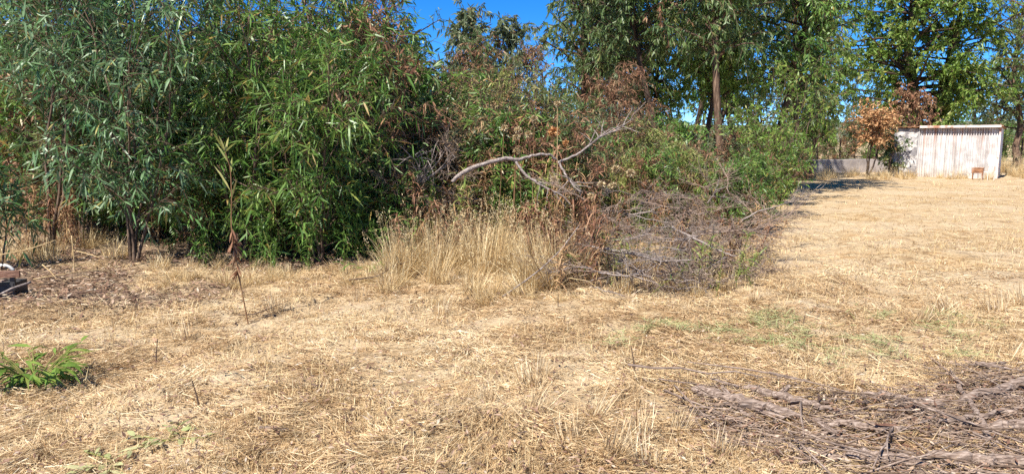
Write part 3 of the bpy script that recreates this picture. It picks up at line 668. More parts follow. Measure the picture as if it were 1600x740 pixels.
for k in range(80):
    px = r.uniform(620, 1030); Y = r.uniform(9.6, 13.0)
    kind = (GREENW, BROWNW, GREENW, OCHREW, OCHREW)[k % 5]
    nm = {id(GREENW): 'yellow-green strap-leaved weed in the thicket round the grey branch', id(BROWNW): 'withered red-brown weed in the thicket round the grey branch', id(OCHREW): 'ochre dry weed in the thicket round the grey branch'}[id(kind)]
    weed(kind, gx(px, Y), Y, r.uniform(.75, 1.3) * (.75 + .6 * (Y - 9.6) / 3) * (1 if px < 900 else .72), nm, 'weeds round the fallen branch')
for k in range(80):
    px = r.uniform(865, 1190); Y = r.uniform(7.6, 10.6)
    if px > 1120: Y = r.uniform(8.4, 11.0)
    kind = (BROWNW, OCHREW, OCHREW, GREENW)[k % 4]
    nm = {id(GREENW): 'yellow-green weed sprouting from the brush heap', id(BROWNW): 'withered red-brown weed standing in the brush heap', id(OCHREW): 'ochre dry weed standing in the brush heap'}[id(kind)]
    weed(kind, gx(px, Y), Y, r.uniform(.35, .75), nm, 'weeds in the brush heap', .4)
for k in range(36):
    px = r.uniform(-60, 130) if k % 3 else r.uniform(100, 330); Y = r.uniform(9.6, 12.5); kind = (OCHREW, BROWNW, OCHREW)[k % 3]
    weed(kind, gx(px, Y), Y, r.uniform(.5, 1.0), 'ochre dry weed in the shade of the left saplings' if kind is OCHREW else 'withered red-brown weed in the shade of the left saplings', 'dry weeds under the left saplings')
for k in range(30):
    px = r.uniform(300, 660); Y = r.uniform(8.8, 9.8)
    weed(LUSHW, gx(px, Y), Y, r.uniform(.4, .95), 'lush green weed along the front of the saplings', 'green weeds before the saplings')

for k in range(26):
    px = r.uniform(615, 900); Y = r.uniform(8.6, 10.0); kind = (BROWNW, OCHREW)[k % 2]
    weed(kind, gx(px, Y), Y, r.uniform(.45, .95), ('ochre' if k % 2 else 'red-brown') + ' dry weed standing among the tall tan grass', 'dry weeds in the tan clump', .25)
for k in range(18):
    px = r.uniform(850, 945); Y = r.uniform(7.7, 8.9)
    weed(BROWNW, gx(px, Y), Y, r.uniform(.5, .9), 'dark red-brown withered weed where the tan grass meets the brush heap', 'dark weeds at the left of the heap', .2)
for k in range(20):
    px = r.uniform(920, 1200); Y = r.uniform(7.6, 9.6)
    weed(GREENW, gx(px, Y), Y, r.uniform(.3, .6), 'low yellow-green shoot at the front of the brush heap', 'green shoots in the brush heap', .35)

# dead branches: a crooked main limb and forked twigs
def branch_mesh(seed, L, r0, ntw, mat, twl=.35, lift=.25, crook=.05):
    r = np.random.default_rng(seed); K = 9; s = np.linspace(0, 1, K)
    P = np.stack([s * L, np.zeros(K), np.zeros(K)], -1) + np.cumsum(r.normal(size=(K, 3)) * crook, 0) * L * .5
    P -= P[0]
    b = Buf().add(*tubes(P[None], (r0 * (1 - s) ** .8 + .003)[None], 6)); b.F += caps(None, K, 6)[:1]
    t = r.uniform(.15, 1, ntw); st = interp(np.repeat(P[None], ntw, 0), t)
    d = unit(np.array([.7, 0, 0]) + r.normal(size=(ntw, 3)) * [.35, .7, .5 * lift * 2])
    TP = curve_pts(st, d, twl * L * r.uniform(.4, 1.2, ntw), 5, .0, .1, .07, r)
    b.add(*tubes(TP, np.outer(r0 * (1 - t) * .45 + .0035, np.linspace(1, .3, 5)), 4))
    m = ntw * 3; ti = np.repeat(np.arange(ntw), 3); ss = r.uniform(.3, 1, m); st2 = interp(TP[ti], ss)
    d2 = unit(unit(TP[ti, -1] - TP[ti, 0]) + r.normal(size=(m, 3)) * .6)
    T2 = curve_pts(st2, d2, twl * L * .45 * r.uniform(.4, 1.2, m), 4, 0, .1, .07, r)
    b.add(*tubes(T2, np.broadcast_to(np.array([.003, .0026, .002, .0012]), (m, 4)), 3))
    return b.mesh('dead_branch', mat, True)
PALE = [branch_mesh(400 + k, 1.0, .009, 12, M['dead_wood'], .35) for k in range(5)]
GREY = [branch_mesh(410 + k, .9, .007, 24, M['grey_wood'], .42) for k in range(5)]
def heap_h(x, y):
    return .9 * sstep(7.4, 9.4, y) * sstep(.2, 1.0, x) * (1 - sstep(3.4, 4.2, x)) + .12
for k in range(100):
    px = r.uniform(900, 1165); Y = r.uniform(7.7, 10.2); x = gx(px, Y)
    z = float(heap_h(x, Y)) * r.uniform(.15, 1.0)
    me = (GREY if k % 3 else PALE)[r.integers(0, 5)]
    ob('dead_branch', me, None, (x, Y, z + float(gz(x, Y))), (r.uniform(-3, 3), r.normal(0, .3), r.choice([0, math.pi]) + r.normal(.0, .5)), r.uniform(.4, .95),
       'thin grey dead branch tangled in the brush heap' if k % 3 else 'pale bleached dead branch tangled in the brush heap', 'branch', 'branches of the brush heap')
for k in range(14):
    px = r.uniform(610, 760); Y = r.uniform(10.3, 11.3); x = gx(px, Y)
    ob('dead_branch', GREY[k % 5], None, (x, Y, r.uniform(.7, 1.45)), (r.uniform(-3, 3), r.normal(-.2, .4), r.uniform(0, 6)), r.uniform(.5, .95),
       'thin grey dead branch caught in the weeds left of the arching branch', 'branch', 'branches left of the arching branch')
for k in range(16):
    px = r.uniform(1090, 1215); Y = r.uniform(10.5, 14.5); x = gx(px, Y)
    ob('dead_branch', GREY[k % 5], None, (x, Y, r.uniform(.3, .9)), (r.uniform(-3, 3), r.normal(-.4, .3), r.uniform(0, 6)), r.uniform(.5, .9),
       'brown dead branch leaning at the right end of the thicket', 'branch', 'branches at the right end of the thicket')

for k in range(22):
    px = r.uniform(915, 1090); Y = r.uniform(7.35, 8.2); x = gx(px, Y)
    ob('dead_branch', PALE[k % 5], None, (x, Y, r.uniform(.12, .55) * (Y - 6.6)), (r.uniform(-3, 3), r.normal(0, .22), r.choice([0, math.pi]) + r.normal(-.25, .35)), r.uniform(.3, .6),
       'bleached stick lying on the front slope of the brush heap', 'branch', 'bleached sticks on the front of the heap')

def path_branch(name, label, pts, rads, mat, cat='branch', sides=8, twigs=0, twl=.3, seed=0, group=None, sub='limb'):
    """a branch through points given as (px, py, depth); origin at its first point"""
    W = np.array([at(*p) for p in pts]); o = W[0].copy()
    K = 4 * len(W); s = np.linspace(0, 1, K); P = interp(np.repeat((W - o)[None], K, 0), s)
    rr = np.random.default_rng(seed)
    for _ in range(2): P[1:-1] = (P[:-2] + P[1:-1] * 2 + P[2:]) / 4
    P[1:-1] += rr.normal(size=(K - 2, 3)) * np.mean(rads) * .25
    R = np.interp(s, np.linspace(0, 1, len(rads)), rads) * rr.uniform(.88, 1.12, K)
    b = Buf().add(*tubes(P[None], R[None], sides)); b.F += caps(None, K, sides)
    if twigs:
        t = rr.uniform(.2, 1, twigs); st = interp(np.repeat(P[None], twigs, 0), t)
        d = unit(rr.normal(size=(twigs, 3)) + unit(P[-1] - P[0]) * .6 + np.array([0, 0, .1]))
        TP = curve_pts(st, d, twl * rr.uniform(.4, 1.2, twigs), 5, 0, .1, .06, rr)
        b.add(*tubes(TP, np.broadcast_to(np.array([.008, .007, .005, .004, .002]), (twigs, 5)), 4))
    return ob(name, b.mesh(name, M[mat], True), None, o, None, None, label, cat, group)
# the arching fallen branch and its companions
e = ob('fallen_branch', None, None, at(706, 284, 9.2), None, None, 'thick grey fallen branch arching over the weeds in the middle of the thicket', 'branch')
def child_limb(pts, rads, seed, nm='limb', twigs=0):
    W = np.array([at(*p) for p in pts]) - np.array(e.location)
    K = 5 * len(W); s = np.linspace(0, 1, K); P = interp(np.repeat(W[None], K, 0), s); rr = np.random.default_rng(seed)
    for _ in range(2): P[1:-1] = (P[:-2] + P[1:-1] * 2 + P[2:]) / 4
    P[1:-1] += rr.normal(size=(K - 2, 3)) * np.mean(rads) * .22
    R = np.interp(s, np.linspace(0, 1, len(rads)), rads) * rr.uniform(.88, 1.12, K)
    b = Buf().add(*tubes(P[None], R[None], 8)); b.F += caps(None, K, 8)
    if twigs:
        t = rr.uniform(.3, 1, twigs); st = interp(np.repeat(P[None], twigs, 0), t)
        d = unit(rr.normal(size=(twigs, 3)) + unit(P[-1] - P[0]) * .8)
        TP = curve_pts(st, d, .35 * rr.uniform(.4, 1.2, twigs), 5, 0, .1, .06, rr)
        b.add(*tubes(TP, np.broadcast_to(np.array([.008, .007, .005, .004, .002]), (twigs, 5)), 4))
    ob(nm, b.mesh(nm, M['dead_wood'], True), e)
child_limb([(706, 284, 9.2), (725, 268, 9.25), (755, 256, 9.3), (790, 247, 9.4), (808, 250, 9.45), (835, 242, 9.5), (858, 240, 9.55), (872, 252, 9.6)], [.024, .028, .028, .026, .022, .019, .016, .013], 1, 'main_limb')
child_limb([(804, 250, 9.45), (822, 275, 9.4), (850, 292, 9.35), (880, 306, 9.3), (896, 325, 9.2)], [.018, .017, .015, .01, .006], 2, 'side_limb', 6)
child_limb([(872, 252, 9.6), (885, 275, 9.5), (897, 292, 9.45), (908, 300, 9.4)], [.015, .014, .011, .005], 3, 'side_limb', 8)
child_limb([(872, 254, 9.6), (905, 240, 9.7), (935, 215, 9.8), (965, 202, 9.9), (990, 185, 10.0)], [.017, .015, .013, .009, .004], 4, 'side_limb', 14)
path_branch('bleached_branch', 'bleached white branch lying low across the front of the brush heap', [(925, 385, 7.9), (965, 392, 7.85), (1000, 398, 7.8), (1030, 408, 7.75), (1062, 408, 7.75)], [.012, .016, .016, .014, .008], 'dead_wood', twigs=10, twl=.4, seed=5)
path_branch('bleached_branch', 'forked bleached branch below the long one at the front of the brush heap', [(935, 425, 7.7), (965, 430, 7.65), (985, 432, 7.65), (1010, 420, 7.7)], [.008, .012, .012, .006], 'dead_wood', twigs=8, twl=.3, seed=6)
path_branch('bleached_branch', 'short pale branch poking up at the top right of the brush heap', [(1105, 318, 10.2), (1115, 305, 10.1), (1122, 288, 10.0)], [.014, .012, .007], 'dead_wood', twigs=3, twl=.3, seed=7)
path_branch('bleached_branch', 'pale branch slanting down right through the brush heap', [(1050, 355, 8.6), (1090, 375, 8.4), (1130, 395, 8.3), (1150, 400, 8.2)], [.016, .015, .012, .006], 'dead_wood', twigs=8, twl=.4, seed=8)
path_branch('slanting_stalk', 'thin straight stalk slanting up right out of the tan grass clump', [(785, 463, 7.4), (840, 425, 7.6), (875, 392, 7.7), (905, 352, 7.9)], [.009, .008, .007, .004], 'dead_wood', twigs=0, seed=9)
for k in range(10):
    px = 620 + k * 9
    path_branch('bare_twig', 'bare silvery twig fanning out left of the arching branch', [(655 + rng.uniform(-10, 10), 285, 10.3), (645 + k * 6, 255 + rng.uniform(-8, 8), 10.2), (630 + k * 9, 232 + abs(k - 5) * 3, 10.1)], [.009, .007, .003], 'dead_wood', twigs=2, twl=.25, seed=20 + k, group='silvery twigs left of the arching branch')

# reed-like young plant standing alone in front of the saplings
g = on_ground(388, 494)
e = ob('young_reed', None, None, (g[0], g[1], float(gz(g[0], g[1]))), None, None, 'single thin young tree with brown stem and long yellow-green leaves before the saplings', 'reed')
W = np.array([at(*p) for p in ((388, 494, g[1]), (372, 425, g[1]), (361, 360, g[1]), (362, 300, g[1]), (360, 262, g[1]), (350, 232, g[1]))]) - np.array(e.location); W[0, 2] = -.03
P = interp(np.repeat(W[None], 22, 0), np.linspace(0, 1, 22)); P[1:-1] = (P[:-2] + 2 * P[1:-1] + P[2:]) / 4
b = Buf().add(*tubes(P[None], np.interp(np.linspace(0, 1, 22), [0, 1], [.0065, .0035])[None], 6)); ob('stem', b.mesh('stem', M['brown_stem'], True), e)
M['reed_leaf'] = leaf_mat('reed_leaf', [(0, (.16, .20, .05)), (.5, (.28, .30, .08)), (1, (.42, .37, .14))], .45, .35, .4)
for (bx, by, tx, ty) in ((361, 300, 330, 248), (360, 275, 363, 238), (357, 255, 335, 218), (352, 238, 340, 205), (352, 238, 358, 208), (350, 236, 330, 200), (362, 310, 372, 270), (350, 240, 372, 218)):
    p0 = at(bx, by, g[1]) - np.array(e.location); p1 = at(tx, ty, g[1] + rng.uniform(-.15, .15)) - np.array(e.location)
    L = np.linalg.norm(p1 - p0); D = (p1 - p0) / L
    V_, F_, A_ = leaves(p0[None], D[None] + [[0, 0, .15]], np.array([[.3, -1, .3]]), L * 1.0, .018, .2, np.array([rng.uniform(.3, .9)]), 6)
    ob('leaf', Buf().add(V_, F_, A_).mesh('leaf', M['reed_leaf']), e)
# withered sleeve of leaves low on the stem
n = 40; s = rng.uniform(.2, .42, n); base = interp(np.repeat(P[None], n, 0), s)
b = Buf().add(*leaves(base, np.array([0, 0, -.8]) + rvec(n) * .7, rvec(n), .11, .018, .2, rng.random(n), 6)); ob('withered_leaves', b.mesh('withered_leaves', M['dead_leaf']), e, kind='stuff')

# dried flower heads on stalks
def flower(px, py, Y, rad, mat, label, group=None, base_py=None):
    top = at(px, py, Y); x, y, z = top; bz = float(gz(x, y))
    e = ob('dried_flower', None, None, (x, y, bz), None, None, label, 'flower', group)
    h = z - bz; K = 6; s = np.linspace(0, 1, K)
    P = np.stack([np.interp(s, [0, 1], [rng.normal(0, .08), 0]), np.interp(s, [0, 1], [.1, 0]), s * h], -1)
    ob('stem', Buf().add(*tubes(P[None], np.full((1, K), .0045), 5)).mesh('stem', M['straw_stem' if py == 162 else 'brown_stem'], True), e)
    n = 150; d = rvec(n); d[:, 2] = d[:, 2] * .7 + .15; d = unit(d)
    b = Buf().add(*leaves(np.array([0, 0, h]) + d * rad * .25, d, rvec(n), rad * rng.uniform(.65, .95, n), rad * .3, .05, rng.random(n), 4))
    ob('flower_head', b.mesh('flower_head', M[mat]), e)
CR = 'cream dried flower head on a thin stalk, one of the cluster above the arching branch'
for (px, py) in ((788, 200), (809, 203), (835, 186), (807, 214), (826, 210), (807, 236)):
    flower(px, py, 10.0, .055, 'seed_head', CR, 'cream flower heads above the arching branch')
flower(866, 206, 9.6, .085, 'rust_head', 'largest rust-orange dried flower head behind the tall straw stalk')
flower(884, 224, 9.8, .05, 'rust_head', 'small orange dried flower head right of the largest rust-orange one')
flower(871, 162, 9.5, .045, 'seed_head', 'highest dried flower head on the tallest straw stalk')
for (px, py) in ((962, 264, ), (985, 270), (940, 289), (924, 307), (866, 280), (958, 290)):
    flower(px, py, 9.6, .06, 'seed_head', 'tan dried flower head low in the weeds right of the arching branch', 'tan flower heads right of the arching branch')

# ------------------------------------------------------------------ small plants and junk in the foreground
def leafy_weed(label, px, py, n, L, W, mat, h=.2, spread=.25, seed=0, name='green_weed'):
    g = on_ground(px, py); rr = np.random.default_rng(seed)
    e = ob(name, None, None, (g[0], g[1], float(gz(g[0], g[1]))), None, None, label, 'weed')
    for st in range(max(3, n // 6)):
        a = rr.uniform(0, 6.28); d = np.array([math.cos(a) * spread, math.sin(a) * spread, h]) * rr.uniform(.6, 1.1)
        s = np.linspace(0, 1, 5)[:, None]; P = d * s - np.array([0, 0, 1]) * s * s * h * .35
        ob('stem', Buf().add(*tubes(P[None], np.array([[.005, .004, .004, .003, .002]]), 5)).mesh('stem', M['green_stem'], True), e)
        for k in range(6):
            t = .2 + .8 * k / 5; q = interp(P[None], np.array([t]))[0]; aa = a + rr.choice([-1, 1]) * rr.uniform(.3, 1.1)
            D = np.array([math.cos(aa), math.sin(aa), rr.uniform(-.1, .55)])
            V_, F_, A_ = leaves(q[None], D[None], np.array([[0, 0, 1.]]) + rvec(1, rr) * .4, L * rr.uniform(.6, 1.2), W * rr.uniform(.7, 1.2), rr.uniform(.2, .6), np.array([rr.uniform(.3, .9)]), 6)
            ob('leaf', Buf().add(V_, F_, A_).mesh('leaf', M[mat]), e)
leafy_weed('bright green leafy weed at the lower left edge of the picture', 56, 592, 170, .19, .03, 'bright_leaf', .42, .3, 1)
leafy_weed('small wilted green plant lying on the straw at lower left', 262, 690, 30, .12, .03, 'cut_green', .06, .25, 2)
leafy_weed('spiky green sprig at the foot of the saplings left of the tan clump', 575, 430, 30, .22, .016, 'green_leaf', .25, .25, 3)
leafy_weed('small green sprig in front of the tan grass clump', 690, 418, 24, .2, .018, 'bright_leaf', .2, .22, 4)
leafy_weed('flattened green plant with wide leaves near the bottom left corner', 180, 715, 18, .13, .03, 'cut_green', .05, .2, 5)

# junk at the left edge: broken crate, plank, white pipe
m, nt, p, out = new_mat('white_plastic'); p.inputs['Base Color'].default_value = (.72, .72, .70, 1); p.inputs['Roughness'].default_value = .5
n1 = noise(nt, 20, 4); rr_ = ramp(nt, [(.4, (.45, .42, .38)), (.6, (.74, .74, .72))], n1.outputs[0]); nt.links.new(rr_.outputs[0], p.inputs['Base Color'])
rr_.color_ramp.elements[1].color = (.5, .5, .48, 1); M['plastic'] = m
m, nt, p, out = new_mat('dark_metal'); n1 = noise(nt, 14, 5); rr_ = ramp(nt, [(.35, (.02, .02, .022)), (.7, (.07, .06, .055))], n1.outputs[0]); nt.links.new(rr_.outputs[0], p.inputs['Base Color']); p.inputs['Roughness'].default_value = .6
M['dark'] = m
g = on_ground(-8, 474); zg = float(gz(g[0], g[1]))
e = ob('broken_crate', None, None, (g[0], g[1], zg), (0, 0, .12), None, 'dark broken crate with a reddish slat at the left edge', 'crate')
ob('body', Buf().add(*box((-.05, .14, .06), (.46, .26, .16))).mesh('body', M['dark']), e)
ob('slat', Buf().add(*box((0, .0, .235), (.5, .025, .065), .03)).mesh('slat', M['bark_red']), e)
ob('slat', Buf().add(*box((-.06, -.01, .175), (.36, .1, .02), -.05)).mesh('slat', M['grey_wood']), e)
ob('post', Buf().add(*box((.17, .03, .17), (.04, .03, .2))).mesh('post', M['dark']), e)
aa = np.linspace(-.2, 3.3, 14); P = np.stack([-.02 + .11 * np.cos(aa), np.full(14, 0), .08 * np.sin(aa)], -1)
q = at(8, 426, g[1] + .12)
ob('white_pipe', Buf().add(*tubes(P[None], np.full((1, 14), .016), 8)).mesh('white_pipe', M['plastic'], True), None, q, None, None, 'bent white plastic pipe behind the broken crate', 'pipe')
path_branch('grey_pipe', 'thin grey rod leaning on the broken crate', [(-20, 470, g[1] - .1), (15, 452, g[1] - .08), (48, 440, g[1] + .1)], [.011, .011, .011], 'dead_wood', cat='rod', seed=30)
for k, pts in enumerate(([(0, 398, 8.2), (50, 388, 8.3), (86, 375, 8.4)], [(112, 368, 8.6), (115, 400, 8.55), (117, 445, 8.5)], [(66, 413, 8.3), (80, 425, 8.25), (90, 438, 8.2)], [(52, 436, 7.9), (100, 428, 8.1), (150, 420, 8.4), (190, 428, 8.6)], [(115, 391, 8.6), (140, 397, 8.55), (156, 402, 8.5)])):
    path_branch('dry_stalk', 'pale dry stalk standing or lying left of the sapling stems', pts, [.006, .006, .004], 'straw_stem', cat='stalk', seed=40 + k, group='pale stalks at the left')
for (px, py, h, ln) in ((312, 640, .16, -.04), (992, 582, .2, -.03), (872, 478, .12, 0), (1255, 500, .12, .02), (243, 560, .2, .02), (880, 500, .1, .02)):
    g = on_ground(px, py); P = np.array([[(0, 0, -.03), (ln * .3, 0, h * .4), (ln, .01, h)]])
    ob('upright_twig', Buf().add(*tubes(P, np.array([[.006, .005, .003]]), 5)).mesh('upright_twig', M['bark_twig'], True), None, (g[0], g[1], float(gz(g[0], g[1]))), None, None, 'short dark twig sticking up out of the straw', 'twig', 'twigs sticking out of the straw')
path_branch('dark_twig', 'dark twig with a curved tip lying on the straw below the reed', [(372, 492, 6.7), (400, 490, 6.75), (440, 474, 6.95)], [.006, .006, .003], 'bark_twig', seed=50)
path_branch('fallen_twig', 'curved dark branchlet with green sprigs lying before the saplings', [(545, 437, 8.0), (590, 432, 8.1), (615, 415, 8.2), (640, 408, 8.3)], [.01, .009, .007, .003], 'bark_twig', seed=51, twigs=4, twl=.2)

# debris patch at the lower right: logs, bark, sticks
def log(name, label, p0, p1, r0, r1, mat, seed, cat='log', flat=.75, group=None):
    A = on_ground(*p0); Bp = on_ground(*p1); rr = np.random.default_rng(seed); K = 18; s = np.linspace(0, 1, K)[:, None]
    A[2] = float(gz(A[0], A[1])) + .02 + r0 * .8; Bp[2] = float(gz(Bp[0], Bp[1])) + .02 + r1 * .8
    P = (Bp - A) * s; P[1:-1] += rr.normal(size=(K - 2, 3)) * [.008, .012, .004]
    V_, F_ = tubes(P[None], (np.interp(s[:, 0], [0, 1], [r0, r1]) * rr.uniform(.9, 1.1, K) * np.interp(s[:, 0], [0, .08, .2, .85, 1], [.35, .8, 1, 1, .3]))[None], 9)
    V_ += rr.normal(size=V_.shape) * r0 * .06; V_[:, 2] *= 1
    b = Buf().add(V_, F_); b.F += caps(None, K, 9)
    return ob(name, b.mesh(name, M[mat], False), None, A, None, None, label, cat, group)
log('weathered_log', 'long weathered log lying at the left of the debris patch', (1080, 612), (1250, 648), .038, .034, 'log_wood', 1)
log('weathered_log', 'thin split log lying close behind the long weathered log', (1160, 607), (1300, 640), .026, .022, 'log_wood', 2)
log('weathered_log', 'short thin stick under the long weathered log', (1130, 626), (1180, 648), .010, .008, 'log_wood', 3)
log('weathered_log', 'dark hollow log at the bottom edge of the picture', (1322, 712), (1450, 738), .04, .034, 'log_wood', 4)
log('diagonal_stick', 'long grey stick slanting down across the debris patch', (1484, 580), (1562, 700), .011, .02, 'log_wood', 5, 'stick')
log('weathered_log', 'grey log in the lower right corner of the debris patch', (1440, 716), (1640, 728), .032, .03, 'log_wood', 6)
log('weathered_log', 'log in the debris patch at the right edge', (1500, 625), (1640, 596), .028, .032, 'log_wood', 7)
log('weathered_log', 'dark log half covered by twigs above the long reddish bark strip', (1290, 655), (1420, 668), .024, .02, 'log_wood', 8)
log('weathered_log', 'dark weathered log lying level left of the diagonal stick', (1340, 622), (1478, 632), .022, .026, 'log_wood', 9)
log('weathered_log', 'thick short log right of the diagonal stick foot', (1545, 668), (1640, 660), .034, .034, 'log_wood', 10)
log('weathered_log', 'slim log slanting up right near the right edge of the debris', (1465, 660), (1590, 640), .018, .014, 'log_wood', 11)
log('weathered_log', 'slim log at the bottom edge left of the dark hollow log', (1230, 690), (1330, 720), .016, .02, 'log_wood', 12)
def bark_strip(seed, L, w):
    rr = np.random.default_rng(seed); n, k = 9, 5; V_ = []
    bow = rr.normal(0, .05)
    for i in range(n):
        t = i / (n - 1); ww = w * (math.sin(math.pi * (t * .84 + .08))) ** .4 * rr.uniform(.85, 1.1)
        for j in range(k):
            a = (j / (k - 1) - .5) * (2.4 + 1.5 * t * (seed % 3))
            V_.append([(t - .5) * L, math.sin(a) * ww * .5 + bow * math.sin(t * 3.1) * L + rr.normal(0, .002), math.cos(a) * ww * .35 + rr.normal(0, .003)])
    V_ = np.array(V_); lo = V_ - np.array([0, 0, .006])
    ii, jj = np.meshgrid(np.arange(n - 1), np.arange(k - 1), indexing='ij'); a = (ii * k + jj).ravel(); N = len(V_)
    q = np.stack([a, a + k, a + k + 1, a + 1], -1); q2 = q[:, ::-1] + N
    rim = [i * k for i in range(n)] + [(n - 1) * k + j for j in range(1, k)] + [i * k + k - 1 for i in range(n - 2, -1, -1)] + [j for j in range(k - 2, 0, -1)]
    q3 = np.array([[rim[i], rim[(i + 1) % len(rim)], rim[(i + 1) % len(rim)] + N, rim[i] + N] for i in range(len(rim))])
    return Buf().add(np.concatenate([V_, lo]), [q, q2, q3])
BARK = [bark_strip(500 + k, .27, .028 + .004 * (k % 4)).mesh('bark_strip', M[('bark_red', 'log_wood', 'log_wood', 'log_wood')[k % 4]]) for k in range(8)]
for (px, py, rz, sc, lab) in ((1365, 697, -.25, 1.5, 'long reddish bark strip above the dark hollow log'), (1320, 668, -.1, 1.0, 'reddish bark strip left of the debris centre'), (1420, 636, .1, .9, 'reddish bark strip in the middle of the debris patch'), (1505, 690, 1.3, .8, 'pale upright bark chip near the diagonal stick'), (1590, 690, -.4, 1.1, 'brown bark strip at the end of the diagonal stick'), (1440, 690, -.1, 1.1, 'grey bark strip right of the long reddish strip'), (435, 695, .1, .7, 'lone grey bark strip on the straw at bottom centre left')):
    g = on_ground(px, py); ob('bark_strip', BARK[int(px) % 8], None, (g[0], g[1], float(gz(g[0], g[1])) + .02), (rng.normal(0, .2), rng.normal(0, .1), rz), sc, lab, 'bark')
def dsample(n, rr):
    out = []
    while sum(len(o) for o in out) < n:
        x = rr.uniform(.6, 5.4, 4000); y = rr.uniform(2.7, 5.6, 4000)
        k = rr.random(4000) < debris_mask(x, y); out.append(np.stack([x[k], y[k]], -1))
    return np.concatenate(out)[:n]
rr = np.random.default_rng(60)
for k, (x, y) in enumerate(dsample(60, rr)):
    ob('bark_strip', BARK[k % 8], None, (x, y, float(gz(x, y)) + rr.uniform(.02, .06)), (rr.normal(0, .4), rr.normal(0, .15), rr.normal(-.1, .7)), rr.uniform(.4, 1.0), 'small bark strip among the sticks of the debris patch', 'bark', 'bark strips in the debris patch')
STICK = []
for k in range(8):
    q = np.random.default_rng(520 + k); K = 6; s = np.linspace(0, 1, K)
    P = np.stack([(s - .5) * .8, np.cumsum(q.normal(0, .012, K)), np.cumsum(q.normal(0, .008, K))], -1)
    b = Buf().add(*tubes(P[None], (.007 * (1.15 - .7 * s))[None], 5)); b.F += caps(None, K, 5)
    if k % 2:
        st = P[3]; d = unit(np.array([[.7, q.normal(0, .6), .15]])); b.add(*tubes(curve_pts(st[None], d, .22, 4, 0, 0, .06, q), np.array([[.004, .0035, .003, .002]]), 4))
    STICK.append(b.mesh('stick', M[('grey_wood', 'bark_twig', 'log_wood', 'log_wood')[k % 4]], True))
for k, (x, y) in enumerate(dsample(190, rr)):
    ob('stick', STICK[k % 8], None, (x, y, float(gz(x, y)) + rr.uniform(.015, .11)), (rr.uniform(0, 6), rr.normal(0, .14), rr.normal(-.12, .8) + (math.pi if rr.random() < .5 else 0)), (sc_ := rr.uniform(.22, 1.2)), ('long ' if sc_ > .95 else 'short ') + ('forked ' if (k % 8) % 2 else 'straight ') + ('grey-brown', 'dark brown', 'dark weathered', 'dark grey')[k % 4] + ' stick strewn over the debris patch', 'stick', 'sticks strewn over the debris patch')

# ------------------------------------------------------------------ straw, litter and stubble (uncountable)
def frustum_xy(n, y0, y1, power, rr, margin=1.0):
    """depths weighted towards the camera; widths follow the view with a margin"""
    u = rr.random(n)
    if abs(power - 1) < 1e-6: y = y0 * (y1 / y0) ** u
    else: y = (y0 ** (1 - power) + u * (y1 ** (1 - power) - y0 ** (1 - power))) ** (1 / (1 - power))
    x = rr.uniform(-1, 1, n) * (y * .72 + margin); return x, y
rr = np.random.default_rng(90)
def straw_layer(n, lo, hi, wid, K, seed, lift):
    rr = np.random.default_rng(seed)
    x, y = frustum_xy(n, 2.7, 13.0, 1.0, rr)
    clump = vnoise(x, y, .55, 11) * .5 + vnoise(x, y, .17, 12) * .5
    keep = (rr.random(n) > debris_mask(x, y) * .45) & (rr.random(n) > litter_mask(x, y) * .9)
    keep &= rr.random(n) < np.clip(-.35 + 2.2 * clump, .12, 1)
    keep &= rr.random(n) > .85 * sstep(7.0, 10.0, y) * sstep(1.5, 4.0, x)
    x, y, clump = x[keep], y[keep], clump[keep]; n = len(x)
    th = (vnoise(x, y, 1.1, 13) - .5) * 4.5 + (vnoise(x, y, .35, 14) - .5) * 4.5 + rr.normal(0, .6, n)
    z = gz(x, y) + rr.random(n) ** 1.4 * (.006 + .09 * np.clip(clump - .3, 0, 1)) * lift
    pit = rr.normal(.08, .2, n)
    D = np.stack([np.cos(th) * np.cos(pit), np.sin(th) * np.cos(pit), np.sin(pit)], -1)
    S = np.stack([-np.sin(th), np.cos(th), rr.normal(0, .8, n)], -1)
    L = rr.uniform(lo, hi, n) * (1 + .02 * y); W = wid * (1 + .17 * y) * rr.uniform(.5, 1.6, n)
    tone = vnoise(x, y, .9, 15) * .45 + vnoise(x, y, .22, 16) * .35
    v = np.clip(.02 + .85 * tone + rr.normal(.13, .22, n), 0, 1)
    return blades(np.stack([x, y, z], -1) - D * L[:, None] * .5, D, S, L, W, np.clip(rr.normal(.1, .18, n), -.15, .5), v, K)
b = Buf(); b.add(*straw_layer(560000, .03, .13, .0026, 1, 91, .8)); b.add(*straw_layer(140000, .08, .26, .0019, 2, 92, 1.15))
ob('flattened_straw', b.mesh('flattened_straw', M['straw']), None, label='mat of flattened pale dry grass covering the foreground', cat='straw', kind='stuff')
# finer upright stubble
n = 34000; x, y = frustum_xy(n, 2.7, 12.0, 1.0, rr)
k = (vnoise(x, y, .6, 21) > .52) & (rr.random(n) > debris_mask(x, y)) & (rr.random(n) > litter_mask(x, y)); x, y = x[k], y[k]; n = len(x)
a = rr.uniform(0, 6.28, n); t = np.abs(rr.normal(.6, .35, n))
D = np.stack([np.cos(a) * np.sin(t), np.sin(a) * np.sin(t), np.cos(t)], -1); S = np.stack([-np.sin(a), np.cos(a), 0 * a], -1)
b = Buf().add(*blades(np.stack([x, y, gz(x, y)], -1), D, S, rr.uniform(.05, .16, n), (.002 + .0004 * y), .2, np.clip(rr.normal(.6, .2, n), 0, 1), 2))
ob('dry_stubble', b.mesh('dry_stubble', M['golden']), None, label='short upright dry stubble scattered through the foreground straw', cat='stubble', kind='stuff')
